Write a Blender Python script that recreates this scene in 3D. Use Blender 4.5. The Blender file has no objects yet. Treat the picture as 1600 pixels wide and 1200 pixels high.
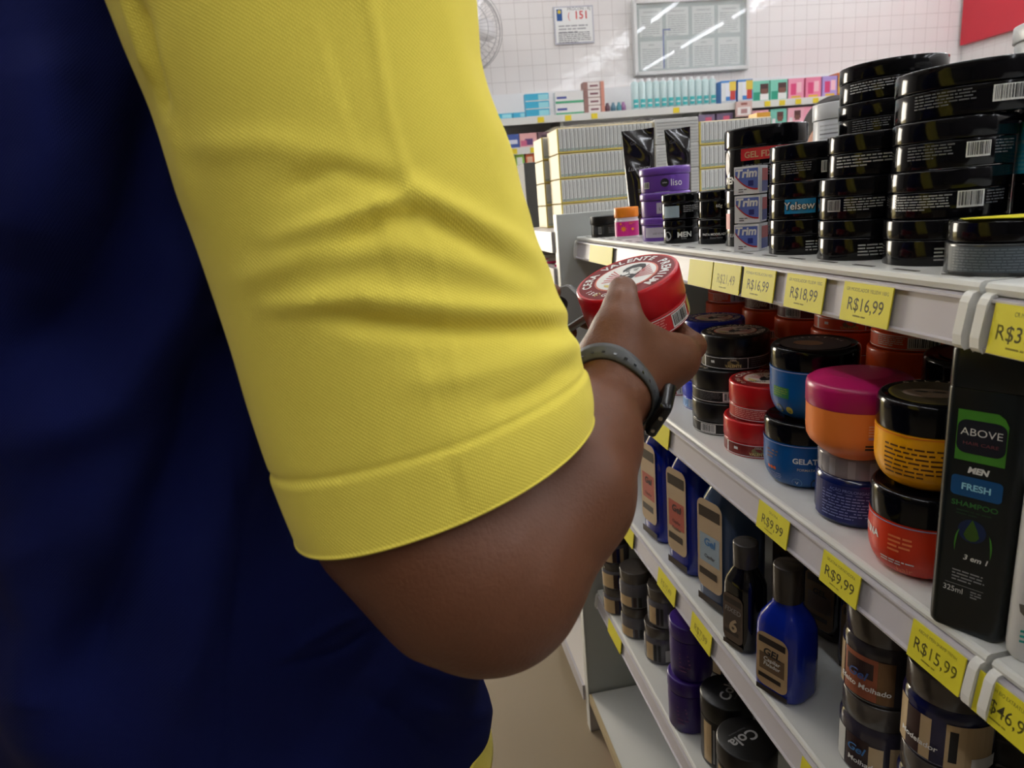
import bpy, math, random
import numpy as np
from mathutils import Vector, Matrix
random.seed(5)
SC = bpy.context.scene
COL = SC.collection
H = 1.36                       # camera height; all shelf heights below are given relative to it
PI = math.pi
D2R = PI / 180

# ------------------------------------------------------------------ camera
FPX = 1040.0
def _basis():
    d = np.array([614 - 800, 338 - 600.]); s = np.array([math.sin(.089), math.cos(.089)])
    h = -(d @ s); dist = FPX * FPX / h
    dv = np.array([*(s * dist), FPX]); dv /= np.linalg.norm(dv)
    Y = np.array([d[0], d[1], FPX]); Y /= np.linalg.norm(Y)
    Z = -dv; Z -= Z @ Y * Y; Z /= np.linalg.norm(Z)
    return np.array([np.cross(Y, Z), Y, Z])
RM = _basis()                  # rows: world axes in camera (x right, y down, z forward) coordinates
cam_d = bpy.data.cameras.new('camera'); cam = bpy.data.objects.new('camera', cam_d); COL.objects.link(cam)
cx_, cy_, cz_ = RM[:, 0], -RM[:, 1], -RM[:, 2]
cam.matrix_world = Matrix([[cx_[i], cy_[i], cz_[i], (0, 0, H)[i]] for i in range(3)] + [[0, 0, 0, 1]])
cam_d.sensor_width = 36; cam_d.lens = 36 * FPX / 1600
cam_d.clip_start = .02; cam_d.clip_end = 60
cam_d.dof.use_dof = True; cam_d.dof.focus_distance = .72; cam_d.dof.aperture_fstop = 11
SC.camera = cam

# ------------------------------------------------------------------ look
vs = SC.view_settings
vs.view_transform = 'Standard'; vs.look = 'None'; vs.gamma = 1.0; vs.exposure = 0.22; vs.use_curve_mapping = False
w = bpy.data.worlds.new('world'); SC.world = w; w.use_nodes = True
w.node_tree.nodes['Background'].inputs[0].default_value = (1.0, .82, .40, 1)
w.node_tree.nodes['Background'].inputs[1].default_value = 3.0
def area(name, loc, size, power, color, rot):
    l = bpy.data.lights.new(name, 'AREA'); l.shape = 'RECTANGLE'; l.size, l.size_y = size
    l.energy = power; l.color = color
    o = bpy.data.objects.new(name, l); COL.objects.link(o); o.location = loc; o.rotation_euler = rot
    return o
# daylight coming in through the shop entrance in the back wall
area('entrance_daylight', (-1.15, 4.93, 1.65), (1.1, 1.4), 70, (1.0, .93, .84), (-PI/2, 0, 0))
LAMP = 30.0                    # strength of the tubes of every ceiling lamp

# ------------------------------------------------------------------ placement helpers
def ray(px, py): return RM @ np.array([(px - 800) / FPX, (py - 600) / FPX, 1.])
def at(px, py, d):
    r = ray(px, py) * d; return np.array([r[0], r[1], r[2] + H])
def atY(px, py, y):
    r = ray(px, py); r = r * y / r[1]; return np.array([r[0], r[1], r[2] + H])
def atX(px, py, x):
    r = ray(px, py); r = r * x / r[0]; return np.array([r[0], r[1], r[2] + H])

# ------------------------------------------------------------------ materials
MATS = {}
def lin(c):
    c = c / 255.; return c / 12.92 if c <= .04045 else ((c + .055) / 1.055) ** 2.4
def M(name, rgb=None, rough=.4, metal=0., spec=.5, trans=0., alpha=1., coat=0., emit=0., ior=1.45, noise=0., nscale=8., bump=0., bscale=200., sheen=0.):
    if name in MATS: return MATS[name]
    m = bpy.data.materials.new(name); m.use_nodes = True; nt = m.node_tree
    b = nt.nodes['Principled BSDF']; col = tuple(lin(c) for c in rgb) + (1,)
    b.inputs['Base Color'].default_value = col
    b.inputs['Roughness'].default_value = rough; b.inputs['Metallic'].default_value = metal
    b.inputs['Specular IOR Level'].default_value = spec
    b.inputs['Transmission Weight'].default_value = trans; b.inputs['Alpha'].default_value = alpha
    b.inputs['Coat Weight'].default_value = coat; b.inputs['IOR'].default_value = ior
    b.inputs['Sheen Weight'].default_value = sheen
    if emit:
        b.inputs['Emission Color'].default_value = col; b.inputs['Emission Strength'].default_value = emit
    if noise or bump:
        tc = nt.nodes.new('ShaderNodeTexCoord')
    if noise:
        n = nt.nodes.new('ShaderNodeTexNoise'); n.inputs['Scale'].default_value = nscale; n.inputs['Detail'].default_value = 4
        nt.links.new(tc.outputs['Object'], n.inputs['Vector'])
        mx = nt.nodes.new('ShaderNodeMix'); mx.data_type = 'RGBA'
        mx.inputs[6].default_value = tuple(c * (1 - noise) for c in col[:3]) + (1,)
        mx.inputs[7].default_value = tuple(min(1, c * (1 + noise)) for c in col[:3]) + (1,)
        nt.links.new(n.outputs['Fac'], mx.inputs[0]); nt.links.new(mx.outputs[2], b.inputs['Base Color'])
    if bump:
        n2 = nt.nodes.new('ShaderNodeTexNoise'); n2.inputs['Scale'].default_value = bscale; n2.inputs['Detail'].default_value = 3
        nt.links.new(tc.outputs['Object'], n2.inputs['Vector'])
        bp = nt.nodes.new('ShaderNodeBump'); bp.inputs['Strength'].default_value = bump; bp.inputs['Distance'].default_value = .001
        nt.links.new(n2.outputs['Fac'], bp.inputs['Height']); nt.links.new(bp.outputs[0], b.inputs['Normal'])
    MATS[name] = m; return m

WHITE = M('white_print', (225, 225, 222), .45)
INK = M('black_print', (25, 25, 27), .5)
SHELFW = M('white_shelf_paint', (216, 217, 213), .35, noise=.03, nscale=3)
PANEL = M('grey_panel_paint', (178, 182, 178), .45, noise=.03, nscale=4)
BLK = M('glossy_black_plastic', (8, 8, 12), .12, spec=.32)
BLKM = M('satin_black_plastic', (16, 16, 18), .35)
GREYTXT = M('grey_print', (150, 150, 152), .5)
DIMTXT = M('dim_grey_print', (92, 92, 96), .5)

# ------------------------------------------------------------------ text cache
_TX = {}
def glyphs(s, bold=0.0, shear=0.0, align='CENTER'):
    k = (s, bold, shear, align)
    if k in _TX: return _TX[k]
    c = bpy.data.curves.new('tmp', 'FONT'); c.body = s; c.size = 1.0; c.offset = bold; c.shear = shear
    c.align_x = align; c.resolution_u = 3; c.fill_mode = 'FRONT'
    o = bpy.data.objects.new('tmp', c); COL.objects.link(o)
    me = o.to_mesh()
    v = [(p.co.x, p.co.y) for p in me.vertices]; f = [tuple(p.vertices) for p in me.polygons]
    o.to_mesh_clear(); bpy.data.objects.remove(o); bpy.data.curves.remove(c)
    _TX[k] = (v, f); return v, f

# ------------------------------------------------------------------ mesh builder
class MB:
    def __init__(s): s.v = []; s.f = []; s.m = []; s.mats = []; s.smooth = []
    def mi(s, mat):
        if mat not in s.mats: s.mats.append(mat)
        return s.mats.index(mat)
    def add(s, vs, fs, mat, smooth=False):
        b = len(s.v); s.v += [tuple(map(float, p)) for p in vs]; i = s.mi(mat)
        for f in fs: s.f.append(tuple(b + k for k in f)); s.m.append(i); s.smooth.append(smooth)
    def lathe(s, prof, mat, seg=56, sx=1., sy=1., smooth=True, c=(0, 0, 0), close=True):
        vs = []; fs = []; n = len(prof)
        for (r, z) in prof:
            for k in range(seg):
                a = 2 * PI * k / seg; vs.append((c[0] + r * sx * math.cos(a), c[1] + r * sy * math.sin(a), c[2] + z))
        for i in range(n - 1):
            for k in range(seg):
                k2 = (k + 1) % seg; fs.append((i * seg + k, i * seg + k2, (i + 1) * seg + k2, (i + 1) * seg + k))
        s.add(vs, fs, mat, smooth)
        if close:
            s.add(vs[:seg], [tuple(range(seg))[::-1]], mat); s.add(vs[-seg:], [tuple(range(seg))], mat)
    def box(s, x0, x1, y0, y1, z0, z1, mat, T=None):
        vs = [(x0, y0, z0), (x1, y0, z0), (x1, y1, z0), (x0, y1, z0), (x0, y0, z1), (x1, y0, z1), (x1, y1, z1), (x0, y1, z1)]
        fs = [(3, 2, 1, 0), (4, 5, 6, 7), (0, 1, 5, 4), (1, 2, 6, 5), (2, 3, 7, 6), (3, 0, 4, 7)]
        if T: vs = [T(p) for p in vs]
        s.add(vs, fs, mat)
    def prism(s, poly, axis, a, b, mat, smooth=False):      # 2-D outline extruded along axis 0/1/2
        n = len(poly)
        def P(p, t):
            return {0: (t, p[0], p[1]), 1: (p[0], t, p[1]), 2: (p[0], p[1], t)}[axis]
        vs = [P(p, a) for p in poly] + [P(p, b) for p in poly]
        fs = [(i, (i + 1) % n, n + (i + 1) % n, n + i) for i in range(n)]
        s.add(vs, fs, mat, smooth); s.add(vs[:n], [tuple(range(n))[::-1]], mat); s.add(vs[n:], [tuple(range(n))], mat)
    def flat(s, pts, mapf, mat):
        s.add([mapf(*p) for p in pts], [tuple(range(len(pts)))], mat)
    def rect(s, x0, x1, y0, y1, mapf, mat, n=1):
        vs = []; fs = []
        for i in range(n + 1):
            x = x0 + (x1 - x0) * i / n; vs += [mapf(x, y0), mapf(x, y1)]
        for i in range(n): fs.append((2 * i, 2 * i + 2, 2 * i + 3, 2 * i + 1))
        s.add(vs, fs, mat)
    def text(s, t, size, x, y, mapf, mat, bold=0., shear=0., align='CENTER', sx=1.):
        v, f = glyphs(t, bold, shear, align)
        s.add([mapf(x + p[0] * size * sx, y + p[1] * size) for p in v], f, mat)
    def ringtext(s, t, size, rad, a0, step, mapf, mat, bold=.02, out=1):
        for i, chh in enumerate(t):
            if chh == ' ': continue
            a = (a0 - i * step) * D2R; v, f = glyphs(chh, bold)
            tx, ty = math.sin(a), -math.cos(a)               # rightward when read clockwise
            ux, uy = math.cos(a), math.sin(a)
            s.add([mapf(ux * (rad + p[1] * size) + tx * p[0] * size, uy * (rad + p[1] * size) + ty * p[0] * size) for p in v], f, mat)
    def words(s, x0, x1, y1, lines, lh, mapf, mat, seed=1, fill=.45, last=.6):
        r = random.Random(seed)
        for i in range(lines):
            y = y1 - i * lh; x = x0; xe = x0 + (x1 - x0) * (last if i == lines - 1 else r.uniform(.92, 1))
            while x < xe:
                wd = min(r.uniform(.8, 3.2) * lh, xe - x)
                if wd > lh * .3: s.rect(x, x + wd, y - lh * fill, y, mapf, mat)
                x += wd + lh * .35
    def barcode(s, x0, x1, y0, y1, mapf, seed=3, bg=None, fg=None):
        r = random.Random(seed); s.rect(x0, x1, y0, y1, mapf, bg or WHITE, 4)
        e = (x1 - x0) * .06; x = x0 + e
        def up(a, b):
            p = mapf(a, b); return p
        while x < x1 - e:
            wd = r.choice((.018, .018, .03, .045)) * (x1 - x0)
            s.rect(x, min(x + wd, x1 - e), y0 + (y1 - y0) * .12, y1 - (y1 - y0) * .06, lambda a, b: s.lift(mapf, a, b), fg or INK)
            x += wd + r.choice((.015, .03, .04)) * (x1 - x0)
    @staticmethod
    def lift(mapf, a, b):
        return mapf(a, b, 1)
    def build(s, name, parent=None, loc=(0, 0, 0), rot=(0, 0, 0), sm=True):
        me = bpy.data.meshes.new(name); me.from_pydata(s.v, [], s.f)
        for m in s.mats: me.materials.append(m)
        me.polygons.foreach_set('material_index', s.m); me.polygons.foreach_set('use_smooth', s.smooth)
        me.update()
        o = bpy.data.objects.new(name, me); COL.objects.link(o)
        if parent: o.parent = parent
        o.location = loc; o.rotation_euler = rot
        return o

# mappings of flat artwork (x right, y up) onto surfaces; the third argument lifts one print layer above another
def cyl(r, ac=0., z0=0., eps=.00025, prof=None):
    def f(x, y, l=0):
        rr = (prof(y) if prof else r) + eps + l * .0002
        a = ac * D2R + x / r
        return (rr * math.cos(a), rr * math.sin(a), z0 + y)
    return f
def topmap(z, rot=0., eps=.0003):
    c, sn = math.cos(rot * D2R), math.sin(rot * D2R)
    return lambda x, y, l=0: (x * c - y * sn, x * sn + y * c, z + eps + l * .0002)
def plane(O, X, Y, N, eps=.0003):
    O, X, Y, N = (Vector(q) for q in (O, X, Y, N))
    return lambda x, y, l=0: tuple(O + X * x + Y * y + N * (eps + l * .0002))
def disc(mb, rx, ry, mapf, mat, n=40, c=(0, 0), l=0, a0=0, a1=360):
    pts = [(c[0] + rx * math.cos((a0 + (a1 - a0) * i / n) * D2R), c[1] + ry * math.sin((a0 + (a1 - a0) * i / n) * D2R)) for i in range(n + (a1 - a0 < 360))]
    mb.add([mapf(p[0], p[1], l) for p in pts], [tuple(range(len(pts)))], mat)
def lay(mapf, l): return lambda x, y, k=0: mapf(x, y, l + k)

LABELS = []
def tag(o, label=None, cat=None, group=None, kind=None):
    if label: LABELS.append(label)
    if label: o['label'] = label
    if cat: o['category'] = cat
    if group: o['group'] = group
    if kind: o['kind'] = kind
    return o
def empty(name, loc, rz=0., label=None, cat=None, group=None):
    o = bpy.data.objects.new(name, None); COL.objects.link(o); o.location = loc; o.rotation_euler = (0, 0, rz)
    o.empty_display_size = .02
    return tag(o, label, cat, group)
def bev(o, w=.002, n=2):
    m = o.modifiers.new('bevel', 'BEVEL'); m.width = w; m.segments = n; m.limit_method = 'ANGLE'; m.angle_limit = .7
    return o
def struct(o): o['kind'] = 'structure'; return o
def face_cam(x, y): return math.atan2(-y, -x)
# ================================================================== THE ROOM
def tile_mat(name, rgb, grout, size, rough, axes, mortar=.012, bumpd=.0015, var=.02):
    m = M(name, rgb, rough); nt = m.node_tree; b = nt.nodes['Principled BSDF']
    tc = nt.nodes.new('ShaderNodeTexCoord'); sep = nt.nodes.new('ShaderNodeSeparateXYZ'); cmb = nt.nodes.new('ShaderNodeCombineXYZ')
    nt.links.new(tc.outputs['Object'], sep.inputs[0])
    nt.links.new(sep.outputs[axes[0]], cmb.inputs[0]); nt.links.new(sep.outputs[axes[1]], cmb.inputs[1])
    br = nt.nodes.new('ShaderNodeTexBrick'); br.offset = 0; br.squash = 1
    br.inputs['Scale'].default_value = 1 / size; br.inputs['Brick Width'].default_value = 1; br.inputs['Row Height'].default_value = 1
    br.inputs['Mortar Size'].default_value = mortar; br.inputs['Mortar Smooth'].default_value = .3
    c = [lin(x) for x in rgb]; br.inputs['Color1'].default_value = (*c, 1)
    br.inputs['Color2'].default_value = (*[x * (1 - var) for x in c], 1); br.inputs['Mortar'].default_value = (*[lin(x) for x in grout], 1)
    nt.links.new(cmb.outputs[0], br.inputs['Vector']); nt.links.new(br.outputs['Color'], b.inputs['Base Color'])
    ns = nt.nodes.new('ShaderNodeTexNoise'); ns.inputs['Scale'].default_value = 2.2 / size; nt.links.new(tc.outputs['Object'], ns.inputs['Vector'])
    ad = nt.nodes.new('ShaderNodeMath'); ad.operation = 'MULTIPLY_ADD'; ad.inputs[1].default_value = 1.0
    nt.links.new(ns.outputs['Fac'], ad.inputs[0]); nt.links.new(br.outputs['Fac'], ad.inputs[2])
    inv = nt.nodes.new('ShaderNodeMath'); inv.operation = 'MULTIPLY'; inv.inputs[1].default_value = -1; nt.links.new(ad.outputs[0], inv.inputs[0])
    bp = nt.nodes.new('ShaderNodeBump'); bp.inputs['Distance'].default_value = bumpd; bp.inputs['Strength'].default_value = .6
    nt.links.new(inv.outputs[0], bp.inputs['Height']); nt.links.new(bp.outputs[0], b.inputs['Normal'])
    return m
WT = tile_mat('white_wall_tiles', (226, 222, 219), (178, 170, 165), .1, .07, (0, 2))
WT2 = tile_mat('white_side_wall_tiles', (222, 216, 212), (192, 184, 178), .1, .2, (1, 2))
FT = tile_mat('beige_floor_tiles', (150, 136, 114), (112, 100, 84), .6, .22, (0, 1), mortar=.004, bumpd=.0006)
DULL = M('low_bounce_wall_paint', (96, 92, 90), .7, noise=.05, nscale=2)  # unseen walls, coloured dark to cut bounce light on the lower shelves
PLAIN = M('matt_wall_paint', (206, 202, 197), .7, noise=.03, nscale=2)

def sbox(name, x0, x1, y0, y1, z0, z1, mat):
    m = MB(); m.box(x0, x1, y0, y1, z0, z1, mat); return struct(m.build(name))
XR, XL, YB, YF, ZC = 4.53, -4.6, 5.0, -4.2, 3.35
sbox('floor', XL - .1, XR + .1, YF - .1, YB + 1.6, -.1, 0, FT)
sbox('ceiling', XL - .1, XR + .1, YF - .1, YB + .1, ZC, ZC + .1, PLAIN)
m = MB()                                               # the back wall with the shop entrance in it
m.box(XL - .1, -1.75, YB, YB + .12, 0, ZC, WT); m.box(-.55, XR + .1, YB, YB + .12, 0, ZC, WT); m.box(-1.75, -.55, YB, YB + .12, 2.4, ZC, WT)
struct(m.build('wall_back'))
sbox('wall_right', XR, XR + .1, YF, YB, 0, ZC, WT2)
sbox('wall_left', XL - .1, XL, YF, YB, 0, ZC, DULL)
sbox('wall_front', XL, XR, YF - .1, YF, 0, ZC, DULL)
m = MB(); m.box(-1.80, -1.75, YB - .02, YB + .14, 0, 2.4, PANEL); m.box(-.55, -.50, YB - .02, YB + .14, 0, 2.4, PANEL); m.box(-1.80, -.50, YB - .02, YB + .14, 2.4, 2.45, PANEL)
struct(m.build('door_1'))

# ceiling lamps: rows of tubes running away from the camera
TUBE = M('lamp_tube_glow', (244, 248, 255), .4, emit=LAMP)
LH = M('white_lamp_housing', (230, 230, 228), .4)
lamp0 = None; n = 0
ROWS = [(-.85, 'left'), (1.05, 'middle'), (3.2, 'right'), (4.2, 'far right')]
ORD = ['first', 'second', 'third', 'fourth', 'fifth', 'sixth']
for x, side in ROWS:
    for j in range(6):
        y = -3.3 + j * 1.45
        if x == -.85 and j < 1: continue
        if lamp0 is None:
            r = empty('ceiling_lamp', (x, y, ZC - .09))
            m = MB(); m.box(-.035, .035, -.64, .64, .03, .09, LH); m.build('housing', r)
            m = MB(); m.box(-.02, .02, -.66, -.62, -.02, .03, LH); m.build('lamp_holder', r)
            m = MB(); m.box(-.02, .02, .62, .66, -.02, .03, LH); m.build('lamp_holder', r)
            m = MB()
            for k in range(1): m.add([(.019 * math.cos(a * PI / 6), yy, .019 * math.sin(a * PI / 6)) for yy in (-.62, .62) for a in range(12)], [(a, (a + 1) % 12, 12 + (a + 1) % 12, 12 + a) for a in range(12)], TUBE, True)
            m.build('lamp_tube', r); lamp0 = r
        else:
            r = lamp0.copy(); COL.objects.link(r); r.location = (x, y, ZC - .09)
            for ch in lamp0.children:
                c = ch.copy(); COL.objects.link(c); c.parent = r
        tag(r, f'white ceiling tube lamp, {ORD[j]} from the front of the {side} row', 'lamp', 'ceiling tube lamps')

# ================================================================== BACK WALL
ALU = M('white_aluminium_frame', (214, 214, 212), .3)
GLB = M('notice_board_backing', (168, 180, 175), .55)
PAPER = M('pale_notice_paper', (212, 216, 212), .6)
def wpx(px, py, y): p = atY(px, py, y); return p[0], p[2]
# glazed notice board
x0, zt = wpx(990, 8, 4.97); x1, zb = wpx(1166, 106, 4.97); zt = wpx(1080, 0, 4.97)[1]; zb = wpx(1080, 111, 4.97)[1]
r = empty('notice_board', ((x0 + x1) / 2, 4.995, zb), 0, 'wide glazed notice board with sheets of paper hanging on the tiled back wall', 'notice board')
W2, HH = (x1 - x0) / 2, zt - zb
m = MB(); m.box(-W2, W2, -.02, -.003, 0, HH, GLB); bk = m.build('backing_board', r)
m = MB()
for a in ((-W2 - .012, -W2 + .012, -.012, HH + .012), (W2 - .012, W2 + .012, -.012, HH + .012), (-W2, W2, -.012, .012), (-W2, W2, HH - .012, HH + .012)):
    m.box(a[0], a[1], -.05, -.002, a[2], a[3], ALU)
bev(m.build('frame', r), .003)
pf = plane((0, -.0205, 0), (1, 0, 0), (0, 0, 1), (0, -1, 0)); rr = random.Random(4)
for i in range(4):
    for j in range(2):
        xa = -W2 + .04 + i * (2 * W2 - .06) / 4; za = .03 + j * (HH - .04) / 2
        m = MB(); m.rect(xa, xa + .17, za, za + (HH - .1) / 2, pf, PAPER)
        m.text('COMUNICADO' if j else 'AVISO', .016, xa + .085, za + (HH - .1) / 2 - .03, lay(pf, 1), DIMTXT)
        m.words(xa + .015, xa + .155, za + (HH - .1) / 2 - .05, 10, .014, lay(pf, 1), M('faded_print', (130, 138, 136), .6), seed=i * 3 + j, fill=.3)
        m.build('notice_sheet', r)
m = MB(); bl = M('blue_tape', (70, 96, 160), .5); m.rect(-W2 + .21, -W2 + .222, .03, HH * .62, lay(pf, 3), bl); m.rect(-W2 + .21, -W2 + .27, HH * .6, HH * .62, lay(pf, 3), bl); m.build('blue_tape', r)
m = MB(); m.box(-W2 + .01, W2 - .01, -.044, -.040, .01, HH - .01, M('notice_board_glass', (235, 240, 238), .02, alpha=.16, spec=1.0)); m.build('glass', r)
# A4 notice
x0, z0 = wpx(868, 70, 4.99); x1, z1_ = wpx(926, 8, 4.99)
r = empty('consumer_notice', ((x0 + x1) / 2, 4.997, z0), 0, 'small framed paper notice with the red number 151 on the tiled wall', 'notice')
hw, hh = (x1 - x0) / 2, z1_ - z0
m = MB(); m.box(-hw, hw, -.008, 0, 0, hh, M('notice_sleeve', (176, 176, 186), .3)); m.build('sleeve', r)
pf = plane((0, -.0082, 0), (1, 0, 0), (0, 0, 1), (0, -1, 0)); m = MB()
m.rect(-hw + .008, hw - .008, .01, hh - .008, pf, WHITE)
BLU = M('notice_blue', (28, 78, 140), .5); REDP = M('notice_red', (200, 62, 60), .5)
m.rect(-hw + .02, -hw + .06, hh * .62, hh * .93, lay(pf, 1), BLU); disc(m, .012, .012, pf, M('notice_yellow', (214, 190, 60)), c=(-hw + .04, hh * .86), l=2)
m.text('PROCON - RJ', .028, .04, hh * .885, lay(pf, 1), DIMTXT); m.text('151', .07, .055, hh * .66, lay(pf, 1), REDP, bold=.02); m.text('(', .06, -.035, hh * .67, lay(pf, 1), REDP)
m.words(-hw + .03, hw - .03, hh * .5, 3, .02, lay(pf, 1), GREYTXT, 3); m.words(-hw + .025, hw - .025, hh * .31, 6, .012, lay(pf, 1), DIMTXT, 5)
m.build('sheet', r)
# wall fan, most of it behind the sleeve
FW = M('fan_white_wire', (158, 156, 156), .4)
fc = atY(722, 48, 4.72)
r = empty('wall_fan', tuple(fc), 0, 'white round wall fan with a wire cage on the tiled wall', 'fan')
def tube(mb, pts, rad, mat, seg=6, closed=False):
    pts = [np.array(p, float) for p in pts]; n = len(pts); vs = []; fs = []
    up = np.array([.13, .21, .97])
    for i, p in enumerate(pts):
        t = pts[(i + 1) % n] - pts[i - 1] if closed else pts[min(i + 1, n - 1)] - pts[max(i - 1, 0)]
        t = t / (np.linalg.norm(t) + 1e-9); a = np.cross(t, up); a /= (np.linalg.norm(a) + 1e-9); b = np.cross(t, a)
        rd = rad[i] if hasattr(rad, '__len__') else rad
        for k in range(seg): q = 2 * PI * k / seg; vs.append(p + rd * (a * math.cos(q) + b * math.sin(q)))
    for i in range(n if closed else n - 1):
        for k in range(seg): fs.append((i * seg + k, i * seg + (k + 1) % seg, ((i + 1) % n) * seg + (k + 1) % seg, ((i + 1) % n) * seg + k))
    mb.add(vs, fs, mat, True)
    if not closed: mb.add(vs[:seg], [tuple(range(seg))[::-1]], mat); mb.add(vs[-seg:], [tuple(range(seg))], mat)
m = MB()
for rad, y in ((.25, 0), (.252, .03), (.262, -.01), (.22, -.05), (.16, -.075), (.09, -.085)):
    tube(m, [(rad * math.cos(a * PI / 24), y, rad * math.sin(a * PI / 24)) for a in range(48)], .0025, FW, closed=True)
for k in range(40):
    a = k * PI / 20
    tube(m, [(q * math.cos(a), y, q * math.sin(a)) for q, y in ((.05, -.088), (.09, -.085), (.16, -.075), (.22, -.05), (.25, 0), (.22, .06), (.1, .09))], .0013, FW, seg=4)
m.build('cage', r)
m = MB()
for k in range(3):
    a0 = k * 2 * PI / 3; pts = []
    for t in np.linspace(0, 1, 10):
        for s_ in (-.5, .5):
            an = a0 + s_ * (.5 + .5 * math.sin(t * PI)); rr_ = .04 + .18 * t
            pts.append((rr_ * math.cos(an), .02 * s_ * 2, rr_ * math.sin(an)))
    m.add(pts, [(2 * i, 2 * i + 2, 2 * i + 3, 2 * i + 1) for i in range(9)], M('fan_blade', (214, 212, 212), .5), True)
ob = m.build('blades', r); so = ob.modifiers.new('s', 'SOLIDIFY'); so.thickness = .003
m = MB(); m.prism([(.06 * math.cos(a * PI / 12), .06 * math.sin(a * PI / 12)) for a in range(24)], 1, .05, .2, FW, True); m.build('motor', r)
m = MB(); m.box(-.02, .02, .12, .26, -.12, -.05, FW); m.box(-.05, .05, .255, .278, -.16, .0, FW); m.build('bracket', r)
# red sign board on the right wall
RED = M('red_sign_board', (186, 40, 52), .45)
p = atX(1505, 72, XR); m = MB(); m.box(XR - .05, XR - .003, p[1] - 2.6, p[1] - .02, p[2], p[2] + .5, RED)
ob = m.build('sign_board'); tag(ob, 'plain red sign board fixed high on the right side wall', 'sign'); bev(ob)

# wall shelving along the back wall
r = empty('wall_shelving', (2.2, 4.8, 0), 0, 'long white wall shelving unit standing along the tiled back wall', 'shelving')
WZ = [H + .557, H + .37, H + .17, H - .03, H - .25, H - .5, H - .8]
m = MB(); m.box(-2.05, 2.3, .15, .195, 0, H + .585 + .17, M('wall_shelf_back', (222, 222, 222), .5)); m.build('back_panel', r)
for z in WZ:
    m = MB(); m.box(-2.05, 2.3, -.15, .15, z - .02, z, SHELFW); m.box(-2.05, 2.3, -.156, -.146, z - .042, z + .003, SHELFW); m.build('shelf_board', r)
for x in (-2.06, -1.0, 0, 1.0, 2.3):
    m = MB(); m.box(x - .01, x + .01, -.13, .15, 0, WZ[0] - .025, PANEL); m.build('side_panel', r)
m = MB(); m.box(-2.05, 2.3, -.13, .15, .0, .1, SHELFW); m.build('plinth', r)
YT = M('yellow_price_card', (226, 204, 40), .5)
YS = 4.66
def wshelf(px, k): return atY(px, 170, YS)[0]
for q, (px, k, wh) in enumerate([(843, 0, 'under the blue striped cartons'), (886, 0, 'under the white and green cartons'), (927, 0, 'under the brown cartons'), (1055, 0, 'under the pale teal bottles'), (1197, 0, 'under the green character packs'), (1220, 0, 'right of the green packs'), (1245, 0, 'under the pink packs'), (1272, 0, 'under the second pink pack'), (1297, 0, 'under the lilac pack'), (797, 1, 'under the blue soap box'), (828, 1, 'under the pink soap box')]):
    m = MB(); z = WZ[k]; x = wshelf(px, k); m.box(x - .022, x + .022, YS - .0185, YS - .0165, z - .038, z - .004, YT)
    tag(m.build('price_card'), 'small yellow price card on the wall shelf, ' + wh, 'price card', 'yellow price cards on the wall shelves')

def carton(px0, px1, py0, py1, k, cols, label, name='carton', depth=.1, txt=None, y=YS, group=None, cat='box', ykeep=None):
    """printed box on wall shelf k, from its picture extents; stands at y"""
    xa = atY(px0, (py0 + py1) / 2, y)[0]; xb = atY(px1, (py0 + py1) / 2, y)[0]
    h = (atY(px0, py0, y)[2] - atY(px0, py1, y)[2]); z = ykeep if ykeep is not None else WZ[k] + .001
    m = MB(); m.box(xa, xb, y, y + depth, z, z + h, M('print_%d_%d_%d' % cols[0], cols[0], .4))
    pf = plane((xa, y, z), (1, 0, 0), (0, 0, 1), (0, -1, 0)); W = xb - xa
    for i, c in enumerate(cols[1:]):
        a, b_, c_, d_, rgb = c; m.rect(W * a, W * b_, h * c_, h * d_, lay(pf, i + 1), M('print_%d_%d_%d' % rgb, rgb, .4))
    if txt: m.text(txt[0], h * txt[1], W * txt[2], h * txt[3], lay(pf, 8), M('print_%d_%d_%d' % txt[4], txt[4], .4), bold=.02)
    ob = m.build(name); tag(ob, label, cat, group); return z + h
TQ = (60, 170, 205); TQL = (150, 215, 225); WW = (226, 226, 224); GRN = (70, 165, 120)
for i, w_ in enumerate(('at the bottom', 'in the middle', 'on top')):
    z = WZ[0] + .001 if i == 0 else z + .0015
    z = carton(821 + i * 0, 858, 155, 167, 0, [TQ, (.55, .97, .15, .85, TQL), (0, 1, 0, .12, WW)], 'blue toothpaste carton %s of the stack of three on the wall shelf' % w_, 'toothpaste_carton', .05, group='blue toothpaste cartons', ykeep=z)
for i in range(2):
    carton(781 + i * 20 - (i == 0) * 22, 800 + i * 20, 167, 176, 0, [TQ, (.6, .95, .2, .8, TQL)], ['flat blue toothpaste carton lying at the far left of the wall shelf', 'flat blue toothpaste carton lying beside the stack of three'][i], 'toothpaste_carton', .05, group='blue toothpaste cartons')
z = WZ[0] + .001
for i in range(2):
    z = carton(868, 912, 152, 170, 0, [WW, (0, 1, 0, .2, GRN), (.05, .4, .4, .6, (70, 80, 150))], 'white carton with a green stripe, %s of the pair on the wall shelf' % ('lower' if i == 0 else 'upper'), 'toothpaste_carton', .06, group='white and green cartons', ykeep=z) + .001
z = WZ[0] + .001
for i in range(4):
    z = carton(913, 945, 156, 168, 0, [(150, 112, 104), (.2, .78, .05, .95, (232, 224, 220)), (.3, .7, .35, .6, (120, 70, 80)), (.84, 1, 0, 1, (206, 140, 120))], 'brown and white carton, %s of the stack of four' % ('lowest', 'second from below', 'third from below', 'topmost')[i], 'soap_carton', .07, group='brown and white cartons', ykeep=z) + .001
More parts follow.
